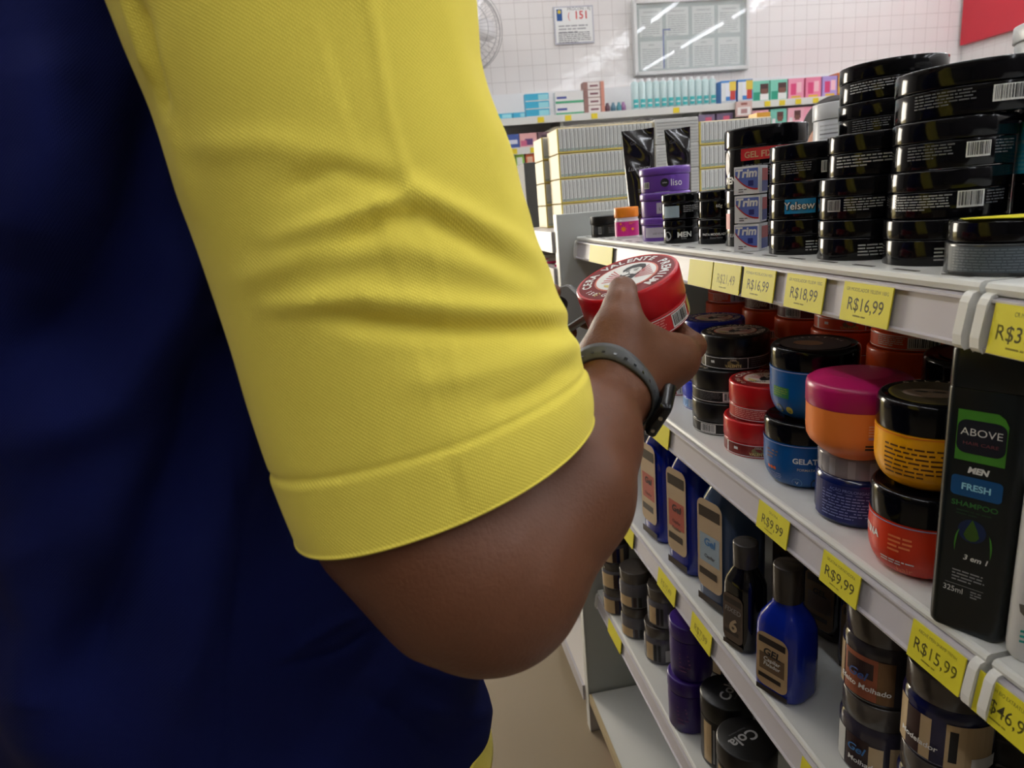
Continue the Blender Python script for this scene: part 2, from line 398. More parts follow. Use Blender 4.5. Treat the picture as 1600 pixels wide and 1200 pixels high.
for i, (px, rgb) in enumerate([(951, (110, 80, 90)), (960, (90, 130, 150)), (969, (80, 140, 150)), (976, (150, 110, 150))]):
    x = atY(px, 160, YS)[0]; m = MB(); m.lathe([(.012, 0), (.018, .006), (.018, .035), (.01, .05), (.01, .06), (0.001, .061)], M('little_pot_%d' % i, rgb, .3), 16, c=(x, YS + .03, WZ[0] + .001))
    tag(m.build('small_pot'), 'small dark roll-on pot, %s of four right of the brown cartons' % ORD[i], 'pot', 'small pots on the wall shelf')
TEAL = M('pale_teal_liquid', (190, 214, 214), .12, spec=.6); TEAL2 = M('teal_label', (64, 178, 180), .4); CAPW = M('white_cap', (228, 230, 230), .35)
for i in range(12):
    px = 995 + i * 11.1; x = atY(px, 140, YS)[0]; hh = atY(px, 122 - i * .4, YS)[2] - WZ[0]
    r = empty('mouthwash_bottle', (x, YS + .04, WZ[0] + .001), 0, 'pale teal bottle with white cap, %s from the left on the wall shelf' % (ORD + ['seventh', 'eighth', 'ninth', 'tenth', 'eleventh', 'twelfth'])[i], 'bottle', 'row of pale teal bottles')
    m = MB(); m.lathe([(.0255, 0), (.0265, .005), (.0265, hh * .84), (.022, hh * .89), (.010, hh * .93)], TEAL, 4 * 6, sy=.8); m.build('body', r)
    m = MB(); m.lathe([(.012, hh * .9), (.012, hh), (.001, hh + .001)], CAPW, 16); m.build('cap', r)
    m = MB(); f_ = cyl(.0268, -95, 0); m.rect(-.018, .018, hh * .08, hh * .34, f_, TEAL2, 6); m.rect(-.012, .014, hh * .18, hh * .22, lay(f_, 2), CAPW, 4); m.build('label', r)
SK = (120, 78, 66)
for i, px in enumerate((1127, 1153)):
    carton(px, px + 23, 120, 156, 0, [(60, 130, 200), (.0, .3, .1, .9, (220, 226, 226)), (.3, .6, .3, .9, (226, 232, 240)), (.6, .95, .15, .55, (196, 60, 50)), (.55, 1, .55, .95, (222, 196, 70)), (0, 1, 0, .12, (190, 200, 205))], 'blue white and red hygiene pack, %s of two on the wall shelf' % ('left', 'right')[i], 'hygiene_pack', group='blue and red packs', cat='pack')
for i, px in enumerate((1176, 1204)):
    carton(px, px + 26, 120, 152, 0, [(120, 200, 176), (.45, .95, .4, .85, (70, 40, 40)), (.5, .9, .35, .6, SK), (.45, .95, .05, .35, (235, 235, 232)), (.05, .45, .05, .45, (30, 150, 120))], 'mint green pack with a dark-haired picture, %s of two on the wall shelf' % ('left', 'right')[i], 'hygiene_pack', group='mint green packs', cat='pack')
for i, (px, rgb, t) in enumerate([(1232, (232, 150, 176), 'pink pack'), (1259, (226, 130, 160), 'deeper pink pack'), (1285, (170, 150, 210), 'lilac pack')]):
    carton(px, px + 24, 118, 150, 0, [rgb, (.15, .5, .2, .75, (214, 70, 120)), (.55, .85, .3, .8, (240, 190, 200)), (.2, .8, .04, .14, (226, 180, 60))], t + ' standing towards the right end of the wall shelf', 'hygiene_pack', group='pink and lilac packs', cat='pack')
carton(1308, 1318, 112, 148, 0, [(206, 120, 70), (.2, .8, .1, .8, (220, 180, 80)), (.3, .7, .4, .6, (170, 60, 60))], 'narrow orange pack at the right end of the row on the wall shelf', 'hygiene_pack', cat='pack')
# second wall shelf
carton(783, 811, 206, 228, 1, [(70, 92, 160), (.2, .9, .3, .6, (210, 214, 230))], 'blue box on the second wall shelf beside the yellow sleeve', 'soap_box', group=None)
carton(812, 839, 206, 228, 1, [(222, 168, 168), (.3, .75, .15, .6, (90, 60, 110)), (.05, .4, .1, .5, (200, 100, 130))], 'pink patterned box on the second wall shelf', 'soap_box')
carton(841, 868, 206, 228, 1, [(120, 92, 100), (.2, .5, .2, .8, (70, 50, 60))], 'dull brown box on the second wall shelf behind the wrapped packs', 'soap_box')
for i, (px, rgb, t) in enumerate([(1176, (232, 170, 180), 'pale pink pack'), (1204, (120, 196, 178), 'mint green pack with a face'), (1231, (236, 176, 190), 'rose pack with a face'), (1256, (236, 160, 180), 'pink pack beside the face of the shopper'), (1120, (110, 90, 120), 'dim purple pack'), (1092, (120, 105, 135), 'greyish purple pack')]):
    carton(px, px + 25, 162, 192, 1, [rgb, (.4, .8, .45, .85, (90, 52, 50) if i in (1, 2) else (206, 90, 120)), (.45, .75, .35, .6, SK if i in (1, 2) else rgb), (.1, .3, .1, .5, (230, 226, 226))], t + ' on the second wall shelf', 'hygiene_pack', group='packs on the second wall shelf', cat='pack')
carton(1150, 1175, 158, 182, 0, [(206, 176, 168), (.1, .9, .1, .62, (232, 228, 226)), (.3, .7, .2, .5, (170, 130, 128)), (.3, .7, .75, .9, (150, 90, 80))], 'brown and white pouch clipped to the edge of the upper wall shelf', 'clipped_pouch', .012, y=YS - .035, cat='pouch', ykeep=atY(1162, 182, YS - .035)[2])
# hanging sachets below the second wall shelf
for i, (px, rgb, rgb2) in enumerate([(797, (120, 190, 70), (230, 235, 225)), (813, (150, 205, 80), (225, 230, 220)), (829, (226, 110, 70), (230, 190, 160)), (843, (140, 190, 70), (200, 210, 190))]):
    carton(px - 6, px + 7, 243, 288, 2, [rgb, (.15, .8, .3, .75, rgb2), (.2, .7, .1, .25, (60, 120, 60))], '%s refill pouch on the third wall shelf, %s from the left' % (('bright green', 'lime green', 'orange', 'leaf green')[i], ORD[i]), 'refill_pouch', .04, group='refill pouches on the third wall shelf', cat='pouch')
for i, (px, rgb) in enumerate([(790, (110, 80, 160)), (804, (70, 160, 170)), (818, (90, 90, 110)), (832, (170, 60, 70)), (846, (190, 40, 50)), (860, (60, 50, 60))]):
    carton(px - 6, px + 7, 300, 338, 3, [rgb, (.2, .8, .3, .6, (200, 200, 205))], '%s bottle pack on the fourth wall shelf' % ('purple', 'teal', 'slate', 'dark red', 'bright red', 'black')[i], 'bottle_pack', .05, cat='pack')
# ================================================================== THE GONDOLA
XE = .38                        # front edge of the shelves
XBK = .80
Z1, Z2, Z3, Z4 = H - .076, H - .343, H - .617, H - .94
YJ, YE, YN = .376, 1.425, -.66   # junction of the two bays, far end, near end
KRED = M('red_kick_plate', (150, 40, 36), .45)
EDGE = M('beige_edge_strip', (186, 168, 132), .4)
r = empty('gondola', (XBK, (YE + YN) / 2, 0), 0, 'white metal shop gondola with grey end panel carrying the hair product shelves', 'shelving')
gx, gy = r.location.x, r.location.y
m = MB(); m.box(.345 - gx, .012, YE + .004 - gy, YE + .03 - gy, 0, H - .027, PANEL); m.box(.342 - gx, .345 - gx, YE + .002 - gy, YE + .032 - gy, 0, H - .026, SHELFW); bev(m.build('end_panel', r), .0015)
m = MB(); m.box(0, .012, YN - gy, YE - gy, .1, H - .06, PANEL); m.build('back_panel', r)
for y in (YN, YJ, YE - .03): m = MB(); m.box(-.025, .0, y - .015 - gy, y + .015 - gy, 0, H - .062, PANEL); m.build('upright', r)
m = MB(); m.box(.35 - gx, -.026, YN - gy, YE - gy, .095, .12, SHELFW); o_ = m.build('base_deck', r)
m = MB(); m.box(.344 - gx, .35 - gx, YN - gy, YE - gy, .094, .1205, EDGE); m.build('edge_strip', o_)
m = MB(); m.box(.375 - gx, .39 - gx, YN - gy, YE - .01 - gy, 0, .094, KRED); m.build('kick_plate', r)

RAILC = M('clear_price_rail', (188, 184, 190), .38, spec=.5)
SLOT = M('dark_slots', (70, 68, 64), .6)
CAPM = M('white_end_cap', (226, 226, 222), .3)
LV = ['top', 'second', 'third', 'fourth']
RT, RB = .010, .045             # price rail below the board's top: its upper and lower edge
def shelf(level, z, ya, yb, bay):
    r = empty('shelf_board', (XE, ya, z), 0, 'white metal %s shelf board of the %s bay of the gondola' % (LV[level], bay), 'shelf', 'gondola shelf boards')
    m = MB(); L = yb - ya
    m.prism([(.006, 0), (.0035, -.001), (.002, -.004), (.0035, -.008), (.008, -.010), (.395, -.010), (.395, 0)], 1, .001, L - .001, SHELFW)
    if level == 0:
        for k in range(int(L / .05)): m.box(.012, .016, .02 + k * .05, .045 + k * .05, .0001, .0004, SLOT)
    bo = m.build('board', r)
    m = MB(); m.prism([(.003, -.010), (.006, -.010), (.001, -RB), (-.003, -RB - .001), (-.004, -RB + .002), (-.001, -RB + .003)], 1, .004, L - .004, RAILC)
    m.prism([(.006, -.0095), (-.0005, -.0105), (-.0008, -.0125), (.004, -.012)], 1, .004, L - .004, RAILC); rl = m.build('price_rail', r)
    for y in (.0, L):
        s_ = .0075; y0 = y - s_ / 2 if 0 < y < L else (y + .002 if y == 0 else y - s_ - .002)
        prof = [(.010, -.008), (.004, -.0065), (-.001, -.008), (-.004, -.014), (-.0075, -.036), (-.007, -.043), (-.004, -.047), (.002, -.046), (.010, -.040)]
        if y == L: pass
        m = MB(); m.prism(prof, 1, y0, y0 + s_, CAPM); bev(m.build('end_cap', rl), .0025, 3)
    return r
for i, z in enumerate((Z1, Z2, Z3, Z4)):
    yj = (.390, .354, .35, .35)[i]; shelf(i, z, yj, YE, 'far'); shelf(i, z, YN, yj - .003, 'near')

TAGY = M('yellow_price_tag', (216, 206, 42), .5); TINK = M('tag_ink', (52, 50, 40), .5); TFADE = M('tag_small_print', (150, 136, 44), .5)
def price_tag(level, px0, px1, py, txt, label, small=None, faded=False, pxspan=None):
    z = (Z1, Z2, Z3, Z4)[level]
    ya = atX(px0, py, XE - .002)[1]; yb = atX(px1, py, XE - .002)[1]; W = ya - yb; yc = (ya + yb) / 2
    # rail face: from (XE+.003, z-.010) down to (XE-.003, z-RB)
    O = Vector((XE - .0015, yc, z - (RT + RB) / 2 - .001)); Yv = Vector((.0045, 0, RB - RT)).normalized(); N = Vector((-Yv.z, 0, Yv.x)); N = Vector((-1, 0, .13)).normalized()
    r = empty('price_tag', tuple(O), 0, label, 'price tag', 'yellow price tags on the gondola')
    pf = plane((0, 0, 0), (0, -1, 0), Yv, N, .0024); hh = .0165
    m = MB(); pb = plane((0, 0, 0), (0, -1, 0), Yv, N, .0012)
    a, b = [(-W / 2, -hh), (W / 2, -hh), (W / 2, hh), (-W / 2, hh)], None
    vs = [pb(*p) for p in a] + [pf(*p) for p in a]
    m.add(vs, [(3, 2, 1, 0), (4, 5, 6, 7), (0, 1, 5, 4), (1, 2, 6, 5), (2, 3, 7, 6), (3, 0, 4, 7)], TAGY); m.build('card', r)
    if txt or small:
        m = MB()
        if txt: m.text(txt, min(.0155, W * .29), 0, -.0065, pf, TFADE if faded else TINK, bold=.006, sx=.86 if len(txt) > 6 else 1)
        if small: m.text(small, .0042, 0, .0095, pf, TINK if not faded else TFADE, sx=min(1, W / .062 * .9))
        m.words(-W * .22, W * .22, -.0105, 1, .003, pf, TFADE, 2)
        m.build('lettering', r)
price_tag(0, 922, 957, 386, None, 'small yellow price tag glowing in the glare at the far end of the top rail')
price_tag(0, 1078, 1114, 413, None, 'blank yellow price tag catching the warm glare, left of the R$21,49 tag')
price_tag(0, 1116, 1158, 421, 'R$21,49', 'yellow price tag reading R$21,49 on the top rail, half lost in glare', faded=True)
price_tag(0, 1163, 1212, 430, 'R$16,99', 'smaller yellow price tag reading R$16,99, beside the R$21,49 tag', 'POMADA MODELADORA MEN')
price_tag(0, 1230, 1290, 442, 'R$18,99', 'yellow price tag reading R$18,99 on the top rail', 'GR MODELADOR YELSEW 100G')
price_tag(0, 1319, 1396, 458, 'R$16,99', 'larger yellow price tag reading R$16,99, nearest on the far bay rail', 'GR MODELADOR YELSEW 100G')
price_tag(0, 1553, 1668, 500, 'R$39,99', 'yellow price tag beginning R$3 at the right edge of the top rail', 'CR MULTIPLO')
price_tag(1, 1022, 1046, 672, None, 'washed-out yellow tag at the far end of the second rail beside the watch')
price_tag(1, 1186, 1234, 800, 'R$9,99', 'yellow price tag reading R$9,99 under the blue jar, second rail', 'GELATINA', faded=False)
price_tag(1, 1286, 1346, 885, 'R$9,99', 'yellow price tag reading R$9,99 under the navy jar, second rail', 'GELATINA FORMATADORA')
price_tag(1, 1424, 1512, 1005, 'R$15,99', 'yellow price tag reading R$15,99 under the dark shampoo bottle', 'ABOVE MEN SHAMP FRESH')
price_tag(1, 1528, 1640, 1075, 'R$46,99', 'yellow price tag beginning R$46 under the white bottle, bottom right', 'SH BIO EXTRATUS')
price_tag(2, 968, 990, 832, None, 'small yellow tag at the far end of the third rail near the elbow')
price_tag(2, 1030, 1056, 920, 'R$10,49', 'faded yellow price tag under the red-labelled gel bottle, third rail', faded=True)
price_tag(2, 1082, 1112, 990, 'R$7,99', 'yellow price tag reading R$7,99 in the middle of the third rail', faded=True)
price_tag(2, 1252, 1300, 1215, 'R$7,99', 'yellow price tag on the third rail at the bottom edge of the photo', faded=True)
price_tag(3, 952, 970, 990, None, 'small orange-yellow tag on the lowest price rail')

# ================================================================== PRODUCTS ON THE GONDOLA
def sub(mb, name, parent): return mb.build(name, parent)
def jar_root(name, x, y, z, label, group=None, cat='jar', rz=0.):
    return empty(name, (x, y, z), face_cam(x, y) + rz * D2R, label, cat, group)
def rp(*p): return list(p)
def cylbody(r, z0, z1, e=.0009, n=3):
    return [(r - e, z0), (r - e * .3, z0 + e * .3), (r, z0 + e)] + [(r, z1 - e), (r - e * .3, z1 - e * .3), (r - e, z1)]
SIDE = {}
# ---- tall-stack black tubs
def black_tub(x, y, z, label, r=.045, h=.0374, art='a', group='stacked black styling cream jars', seed=1):
    R0 = jar_root('styling_cream_jar', x, y, z, label, group)
    hb = h * .56
    m = MB(); m.lathe(cylbody(r * .985, 0, hb - .0004), BLK); sub(m, 'body', R0)
    m = MB(); m.lathe(cylbody(r, hb, h - .0005, .0012) + [(r * .9, h - .0002), (.001, h - .0002)], BLK); sub(m, 'lid', R0)
    m = MB(); f_ = cyl(r * .985, 0, 0)
    if art == 'a':      # text left, barcode right
        m.words(-r * .75, r * .05, hb * .86, 5, .0023, f_, DIMTXT, seed); m.barcode(r * .22, r * .62, hb * .32, hb * .86, f_, seed)
        m.words(r * .70, r * 1.2, hb * .86, 5, .0022, f_, DIMTXT, seed + 3)
    elif art == 'b':    # barcode at left, text
        m.barcode(-r * .85, -r * .5, hb * .35, hb * .85, f_, seed, bg=GREYTXT); m.words(-r * .42, r * .45, hb * .86, 5, .0023, f_, GREYTXT, seed)
    elif art == 'yelsew':
        q = M('cyan_label', (20, 120, 170), .35); m.rect(-r * .62, r * .12, hb * .25, hb * .95, f_, q, 10)
        m.text('Yelsew', .0105, -r * .25, hb * .45, lay(f_, 2), INK, bold=.06); m.text('Yelsew', .0105, -r * .26, hb * .46, lay(f_, 3), WHITE, bold=.01)
        m.words(r * .18, r * .9, hb * .9, 5, .0022, f_, DIMTXT, seed)
    elif art == 'c':    # four bright lines
        m.words(-r * .85, r * .45, hb * .85, 4, .0027, f_, GREYTXT, seed, last=.55)
    elif art == 'd':    # small lines lower right
        m.words(-r * .08, r * .75, hb * .7, 4, .0029, f_, GREYTXT, seed)
    elif art == 'e':    # wide text then barcode
        m.words(-r * .95, r * .1, hb * .86, 6, .0021, f_, GREYTXT, seed); m.barcode(r * .18, r * .62, hb * .35, hb * .95, f_, seed); m.words(r * .66, r * 1.1, hb * .9, 5, .0022, f_, DIMTXT, seed + 1)
    sub(m, 'label_print', R0); return R0
hs = .0375
# column of three beside the boxes, column in the middle, nearest column
for k, (dx, art, w_) in enumerate([(0, 'd', 'bottom of the stack right of the small white boxes'), (0, 'yelsew', 'with the cyan label, beside the small white boxes'), (.000, 'a', 'top of the stack right of the small white boxes')]):
    black_tub(.444 + dx, .6785 - dx, Z1 + k * hs, r=.042, label='glossy black styling cream jar ' + w_, art=art, seed=k + 1)
for k, (dx, art, w_) in enumerate([(0, 'd', 'bottom of the second black stack'), (.0, 'b', 'middle of the second black stack'), (.008, 'c', 'top of the second black stack, with four bright lines of print')]):
    black_tub(.4396 + dx, .5867, Z1 + k * hs, r=.040, label='glossy black styling jar, ' + w_, art=art, seed=k + 11)
for k, (dx, art, w_) in enumerate([(0, 'd', 'bottom of the nearest black stack'), (.002, 'e', 'second from below in the nearest black stack'), (.004, 'a', 'third from below in the nearest black stack, with a barcode')]):
    black_tub(.4505 + dx, .504, Z1 + k * hs, r=.0430, label='glossy black styling jar, ' + w_, art=art, seed=k + 21)
black_tub(.474, .508, Z1 + 3 * hs + .0002, 'wide glossy black cream tub crowning the nearest black stack', r=.056, h=.0385, art='a', seed=31)
for k in range(5):
    black_tub(.552, .701, Z1 + k * .0378, 'glossy black cream tub in the tall back-row stack, %s' % ('lowest', 'second from below', 'third from below', 'fourth from below, with a barcode', 'topmost, highest jar on the gondola')[k], r=.052, h=.0376, art='a' if k in (3,) else 'c', seed=41 + k)
black_tub(.600, .535, Z1, 'black tub behind the nearest stack, bottom', r=.048, h=.0385 * 2, art='x')
black_tub(.600, .535, Z1 + .0775, 'black tub behind the nearest stack, supporting the pale tub', r=.048, h=.0385 * 2, art='x')
PZ = .1555
# pale tub on top of it, at the right edge
R0 = jar_root('cream_jar', .600, .535, Z1 + PZ, 'pale translucent white tub high up behind the nearest black stack'); PALE = M('pale_plastic', (226, 228, 230), .3)
m = MB(); m.lathe(cylbody(.046, 0, .02), PALE); sub(m, 'body', R0); m = MB(); m.lathe(cylbody(.048, .0203, .034) + [(.001, .0338)], PALE); sub(m, 'lid', R0)
# white box behind the stacks
R0 = jar_root('white_tub', .612, .868, Z1, 'tall white ribbed tub standing behind the black stacks', cat='tub')
m = MB(); m.lathe(cylbody(.036, 0, .150) , PALE); sub(m, 'body', R0); m = MB(); m.lathe(cylbody(.0375, .1503, .171) + [(.001, .1705)], PALE); sub(m, 'lid', R0)
m = MB(); f_ = cyl(.036, 0, 0)
for k in range(9): m.rect(-.03, .03, .10 + k * .0052, .1018 + k * .0052, f_, GREYTXT if k % 3 == 0 else M('white_rib', (206, 208, 208), .4), 8)
sub(m, 'label_print', R0)
# blue-labelled tub in the near bay
CTX, CTY = .5275, .452
R0 = jar_root('cream_tub', CTX, CTY, Z1, 'black cream tub with a sky-blue label at the right edge of the top shelf', cat='tub')
m = MB(); m.lathe(cylbody(.046, 0, .105), BLK); sub(m, 'body', R0); m = MB(); m.lathe(cylbody(.0463, .1053, .1116) + [(.001, .1115)], BLK); sub(m, 'lid', R0)
m = MB(); f_ = cyl(.046, 0, 0); m.rect(-.066, .04, .066, .104, f_, M('sky_blue_label', (50, 184, 222), .4), 24); m.text('BY PROFISSIONAL', .004, -.04, .088, lay(f_, 1), WHITE)
m.words(-.060, .0, .083, 5, .0032, lay(f_, 1), M('pale_blue_print', (120, 200, 220), .5), 4); sub(m, 'label', R0)
# short clear-dark jar in front
R0 = jar_root('styling_gel_jar', .432, .4215, Z1, 'short smoky grey jar with a black lid standing at the edge beside the nearest stack')
SMK = M('smoky_plastic', (58, 60, 62), .2); m = MB(); m.lathe(cylbody(.038, 0, .0225), SMK); sub(m, 'body', R0)
m = MB(); m.lathe(cylbody(.0376, .0228, .0385, .002) + [(.001, .0383)], BLK); sub(m, 'lid', R0)
m = MB(); f_ = cyl(.038, 0, 0); m.rect(-.042, .05, .003, .0205, f_, M('slate_label', (66, 76, 84), .5), 24); m.words(-.036, .024, .019, 8, .002, lay(f_, 1), M('slate_print', (112, 122, 130), .5), 6, fill=.3, last=1); m.text('MEN', .007, .034, .010, lay(f_, 1), GREYTXT); sub(m, 'label', R0)
m = MB(); m.add([(.0, -.035, 0), (.034, -.03, .0015), (.036, .01, .0008), (.02, .034, .002), (-.012, .03, .001)], [(0, 1, 2, 3, 4)], TAGY)
pf = lambda x, y, l=0: (x * .9 + .012, y, .0022)
ob = m.build('loose_price_tag', None, (.434, .416, Z1 + .0388), (0, 0, face_cam(.448, .423))); ob.modifiers.new('s', 'SOLIDIFY').thickness = .0004
tag(ob, 'loose yellow price tag lying on the lid of the short smoky jar', 'price tag')

# ---- stack of big black jars with red labels
LBR = M('label_red', (186, 36, 44), .4)
def big_jar(k):
    z = Z1 + (.0 if k == 0 else .0725); R0 = jar_root('hair_gel_tub', .476, .826, z, 'large black hair gel tub, %s of the pair behind the small white boxes' % ('lower' if k == 0 else 'upper'), 'large black gel tubs', 'tub')
    h = .072; r = .049
    m = MB(); m.lathe(cylbody(r, 0, h * .66) , BLK); sub(m, 'body', R0)
    m = MB(); m.lathe(cylbody(r * 1.015, h * .665, h - .0006, .002) + [(.001, h - .0008)], BLK); sub(m, 'lid', R0)
    m = MB(); f_ = cyl(r, 0, 0)
    if k:
        m.rect(-.030, .035, .032, .046, f_, LBR, 12); m.text('GEL FIX', .010, -.008, .0352, lay(f_, 1), M('dull_gold', (190, 160, 120), .4), bold=.02)
        disc(m, .0065, .014, cyl(r, -67, 0), M('oval_grey', (170, 166, 166), .4), c=(0, .031)); m.text('MEN', .012, 0, .006, cyl(r, -58, 0), WHITE, bold=.02)
        m.words(-.028, .03, .027, 5, .003, f_, DIMTXT, 4)
    else:
        m.rect(-.062, -.050, .022, .042, f_, LBR, 4); m.text('FIXADOR', .007, -.040, .012, f_, GREYTXT, bold=.01); m.words(-.034, .02, .04, 9, .0035, f_, DIMTXT, 8)
    sub(m, 'label', R0)
big_jar(0); big_jar(1)
# ---- three small white boxes
TB = M('box_blue_face', (88, 108, 184), .35); TW = M('box_white_card', (222, 224, 228), .4)
for k in range(3):
    c = atX(1169, 392, .401); z = Z1 + .0005 + k * .0325
    R0 = empty('gel_carton', (.4045 + (.001 if k == 1 else 0), .742, z), (-47 + (-2, 3, 0)[k]) * D2R, 'small white carton with a blue rounded face reading Trim, %s of three' % ('bottom', 'middle', 'top')[k], 'box', 'small white cartons')
    wx, hz, dp = .0145, .0315, .030      # local: face looks along -Y
    m = MB(); m.box(-wx, wx, 0, dp, 0, hz - .0006, TW); m.box(wx, wx + .0003, .010, dp, .012, hz - .004, M('box_red', (178, 38, 50), .4)); m.box(wx, wx + .0004, .010, dp, .002, .014, M('box_blue_side', (30, 48, 140), .4))
    bev(sub(m, 'carton', R0), .0012)
    pf = plane((0, 0, 0), (1, 0, 0), (0, 0, 1), (0, -1, 0)); m = MB()
    top = [(-wx + .0015, .0285), (wx - .0015, .0285)]; arc = [(wx - .0015 - (2 * wx - .003) * t, .006 + .016 * t ** 2.2) for t in np.linspace(0, 1, 14)]
    m.add([pf(*p, 0) for p in top[::-1][1:] + top[1:] + arc], [tuple(range(16))], TB)
    band = [(p[0], p[1]) for p in arc] + [(p[0], p[1] - .0018) for p in arc[::-1]]
    m.add([pf(p[0], p[1], 1) for p in band], [(i, i + 1, 26 - i, 27 - i) for i in range(13)], M('box_red', (178, 38, 50), .4))
    m.text('Trim', .0125, -.0005, .0190, lay(pf, 2), WHITE, bold=.04, shear=.12)
    m.box(.002, .008, -.0005, -.0002, .009, .015, M('box_navy', (30, 40, 110), .4)); m.words(-.009, .001, .006, 2, .0025, lay(pf, 2), DIMTXT, 3)
    sub(m, 'label', R0)
# ---- black MEN jars and their neighbours
def men_jar(x, y, z, r, h, label, art, group):
    R0 = jar_root('styling_paste_jar', x, y, z, label, group); hb = h * .62
    m = MB(); m.lathe(cylbody(r * .97, 0, hb), BLK); sub(m, 'body', R0)
    m = MB(); m.lathe(cylbody(r, hb + .0003, h - .0005, .0025) + [(.001, h - .0007)], BLK); sub(m, 'lid', R0)
    m = MB(); f_ = cyl(r * .97, 0, 0)
    if art == 'men':
        disc(m, .0068, .0068, cyl(r * .97, -48, 0), GREYTXT, c=(0, hb * .5)); m.text('salon', .004, 0, hb * .48, cyl(r * .97, -48, 0, .0006), INK)
        m.text('MEN', .0105, r * .18, hb * .42, f_, WHITE, bold=.03); m.words(0, .014, hb * .33, 1, .002, f_, GREYTXT, 3)
    elif art == 'blue':
        m.rect(-r * 1.0, -r * .1, hb * .1, hb * .82, f_, M('pale_blue_sticker', (158, 178, 190), .4), 8); m.words(r * .1, r * .95, hb * .8, 4, .0026, f_, GREYTXT, 4)
    elif art == 'pasta':
        m.text('PASTA MODELADORA', .0042, -.004, hb * .55, f_, WHITE, bold=.02); m.text('Efeito Forte', .0036, -.004, hb * .35, f_, GREYTXT)
    elif art == '60g':
        m.text('60g', .006, .0, hb * .6, f_, WHITE)
    sub(m, 'label', R0)
g = 'small black styling paste jars'
men_jar(.4295, .984, Z1, .0272, .0355, 'black paste jar reading MEN, bottom of its pair behind the red held tin', 'men', g)
men_jar(.4295, .982, Z1 + .0358, .0295, .0375, 'black paste jar with a pale blue sticker, on top of the MEN jar', 'blue', g)
men_jar(.454, .909, Z1, .030, .0355, 'black paste jar reading PASTA MODELADORA on the top shelf', 'pasta', g)
men_jar(.454, .909, Z1 + .0358, .029, .0375, 'black paste jar marked 60g on top of the PASTA MODELADORA jar', '60g', g)
# ---- purple jars
PUR = M('purple_plastic', (104, 62, 158), .3)
for k in range(3):
    R0 = jar_root('hair_mask_jar', .4425, 1.075, Z1 + k * .0385, 'purple hair mask jar, %s' % ('bottom of the stack of three, with a white label', 'middle of the stack of three', 'top of the stack, reading liso')[k], 'purple hair mask jars')
    r = .0405; m = MB(); m.lathe([(r * .93, 0), (r * .95, .002), (r * .97, .025)], PUR); sub(m, 'body', R0)
    m = MB(); m.lathe(cylbody(r * 1.01, .0253, .038, .003) + [(.001, .0378)], PUR); sub(m, 'lid', R0)
    m = MB(); f_ = cyl(r * .965, 0, 0)
    if k == 2:
        disc(m, .0065, .0065, f_, INK, c=(.0, .0135)); m.text('salon', .0035, 0, .0125, lay(f_, 1), WHITE); m.text('liso', .015, .019, .008, f_, WHITE); m.barcode(-.038, -.026, .006, .016, f_, 5)
    elif k == 1: m.rect(-.014, .006, .005, .022, f_, M('lilac_label', (186, 180, 196), .5), 6); m.text('LISO', .007, -.003, .010, lay(f_, 1), DIMTXT)
    else: m.rect(-.038, .02, .006, .022, f_, M('lilac_label', (186, 180, 196), .5), 12); m.text('LISO E RADIANTE', .0042, -.005, .011, lay(f_, 1), DIMTXT)
    sub(m, 'label', R0)
# ---- pink and orange jar
R0 = jar_root('hair_cream_jar', .4262, 1.222, Z1, 'pink hair cream jar with an orange lid on the far end of the top shelf')
PK = M('hot_pink_plastic', (214, 40, 140), .35); OR = M('orange_lid_plastic', (240, 140, 34), .35)
m = MB(); m.lathe(cylbody(.0222, 0, .033), M('white_jar', (226, 220, 222), .3)); sub(m, 'body', R0); m = MB(); m.lathe(cylbody(.0225, .037, .0555, .002) + [(.001, .055)], OR); sub(m, 'lid', R0)
m = MB(); m.lathe([(.021, .033), (.021, .037)], M('white_jar', (226, 220, 222), .3), close=False); sub(m, 'neck', R0)
m = MB(); f_ = cyl(.0222, 0, 0); m.rect(-.03, .03, .004, .030, f_, PK, 16)
st = [((.0065 if i % 2 == 0 else .003) * math.cos(i * PI / 8), .017 + (.0065 if i % 2 == 0 else .003) * math.sin(i * PI / 8)) for i in range(16)]
SUN = M('sun_orange', (246, 150, 40), .4); m.add([f_(-.006 + p[0], p[1], 1) for p in st], [tuple(range(16))], SUN); disc(m, .0025, .0025, f_, SUN, c=(.011, .016), l=1); disc(m, .002, .002, f_, SUN, c=(-.011, .026), l=1); m.words(.004, .016, .028, 2, .002, lay(f_, 1), SUN, 2); sub(m, 'label', R0)
R0 = jar_root('hair_cream_jar', .462, 1.165, Z1, 'white and pink jar tucked behind the purple stack', None)
m = MB(); m.lathe(cylbody(.022, 0, .033), M('white_jar', (226, 220, 222), .3)); sub(m, 'body', R0); m = MB(); m.lathe(cylbody(.0225, .0333, .0555, .002) + [(.001, .055)], LBR); sub(m, 'lid', R0)
# ---- low black tin at the far end
R0 = jar_root('pomade_tin', .4265, 1.335, Z1, 'low black pomade tin at the far end of the top shelf')
m = MB(); m.lathe(cylbody(.0345, 0, .0245), BLKM); sub(m, 'body', R0); m = MB(); m.lathe(cylbody(.036, .0248, .0405) + [(.001, .0403)], BLKM); sub(m, 'lid', R0)
m = MB(); f_ = cyl(.0345, 0, 0); m.rect(-.04, -.008, .006, .020, f_, SMK, 8); m.barcode(-.021, -.014, .006, .020, lay(f_, 1), 5, bg=GREYTXT); m.words(.0, .03, .018, 4, .003, f_, DIMTXT, 2); sub(m, 'label', R0)
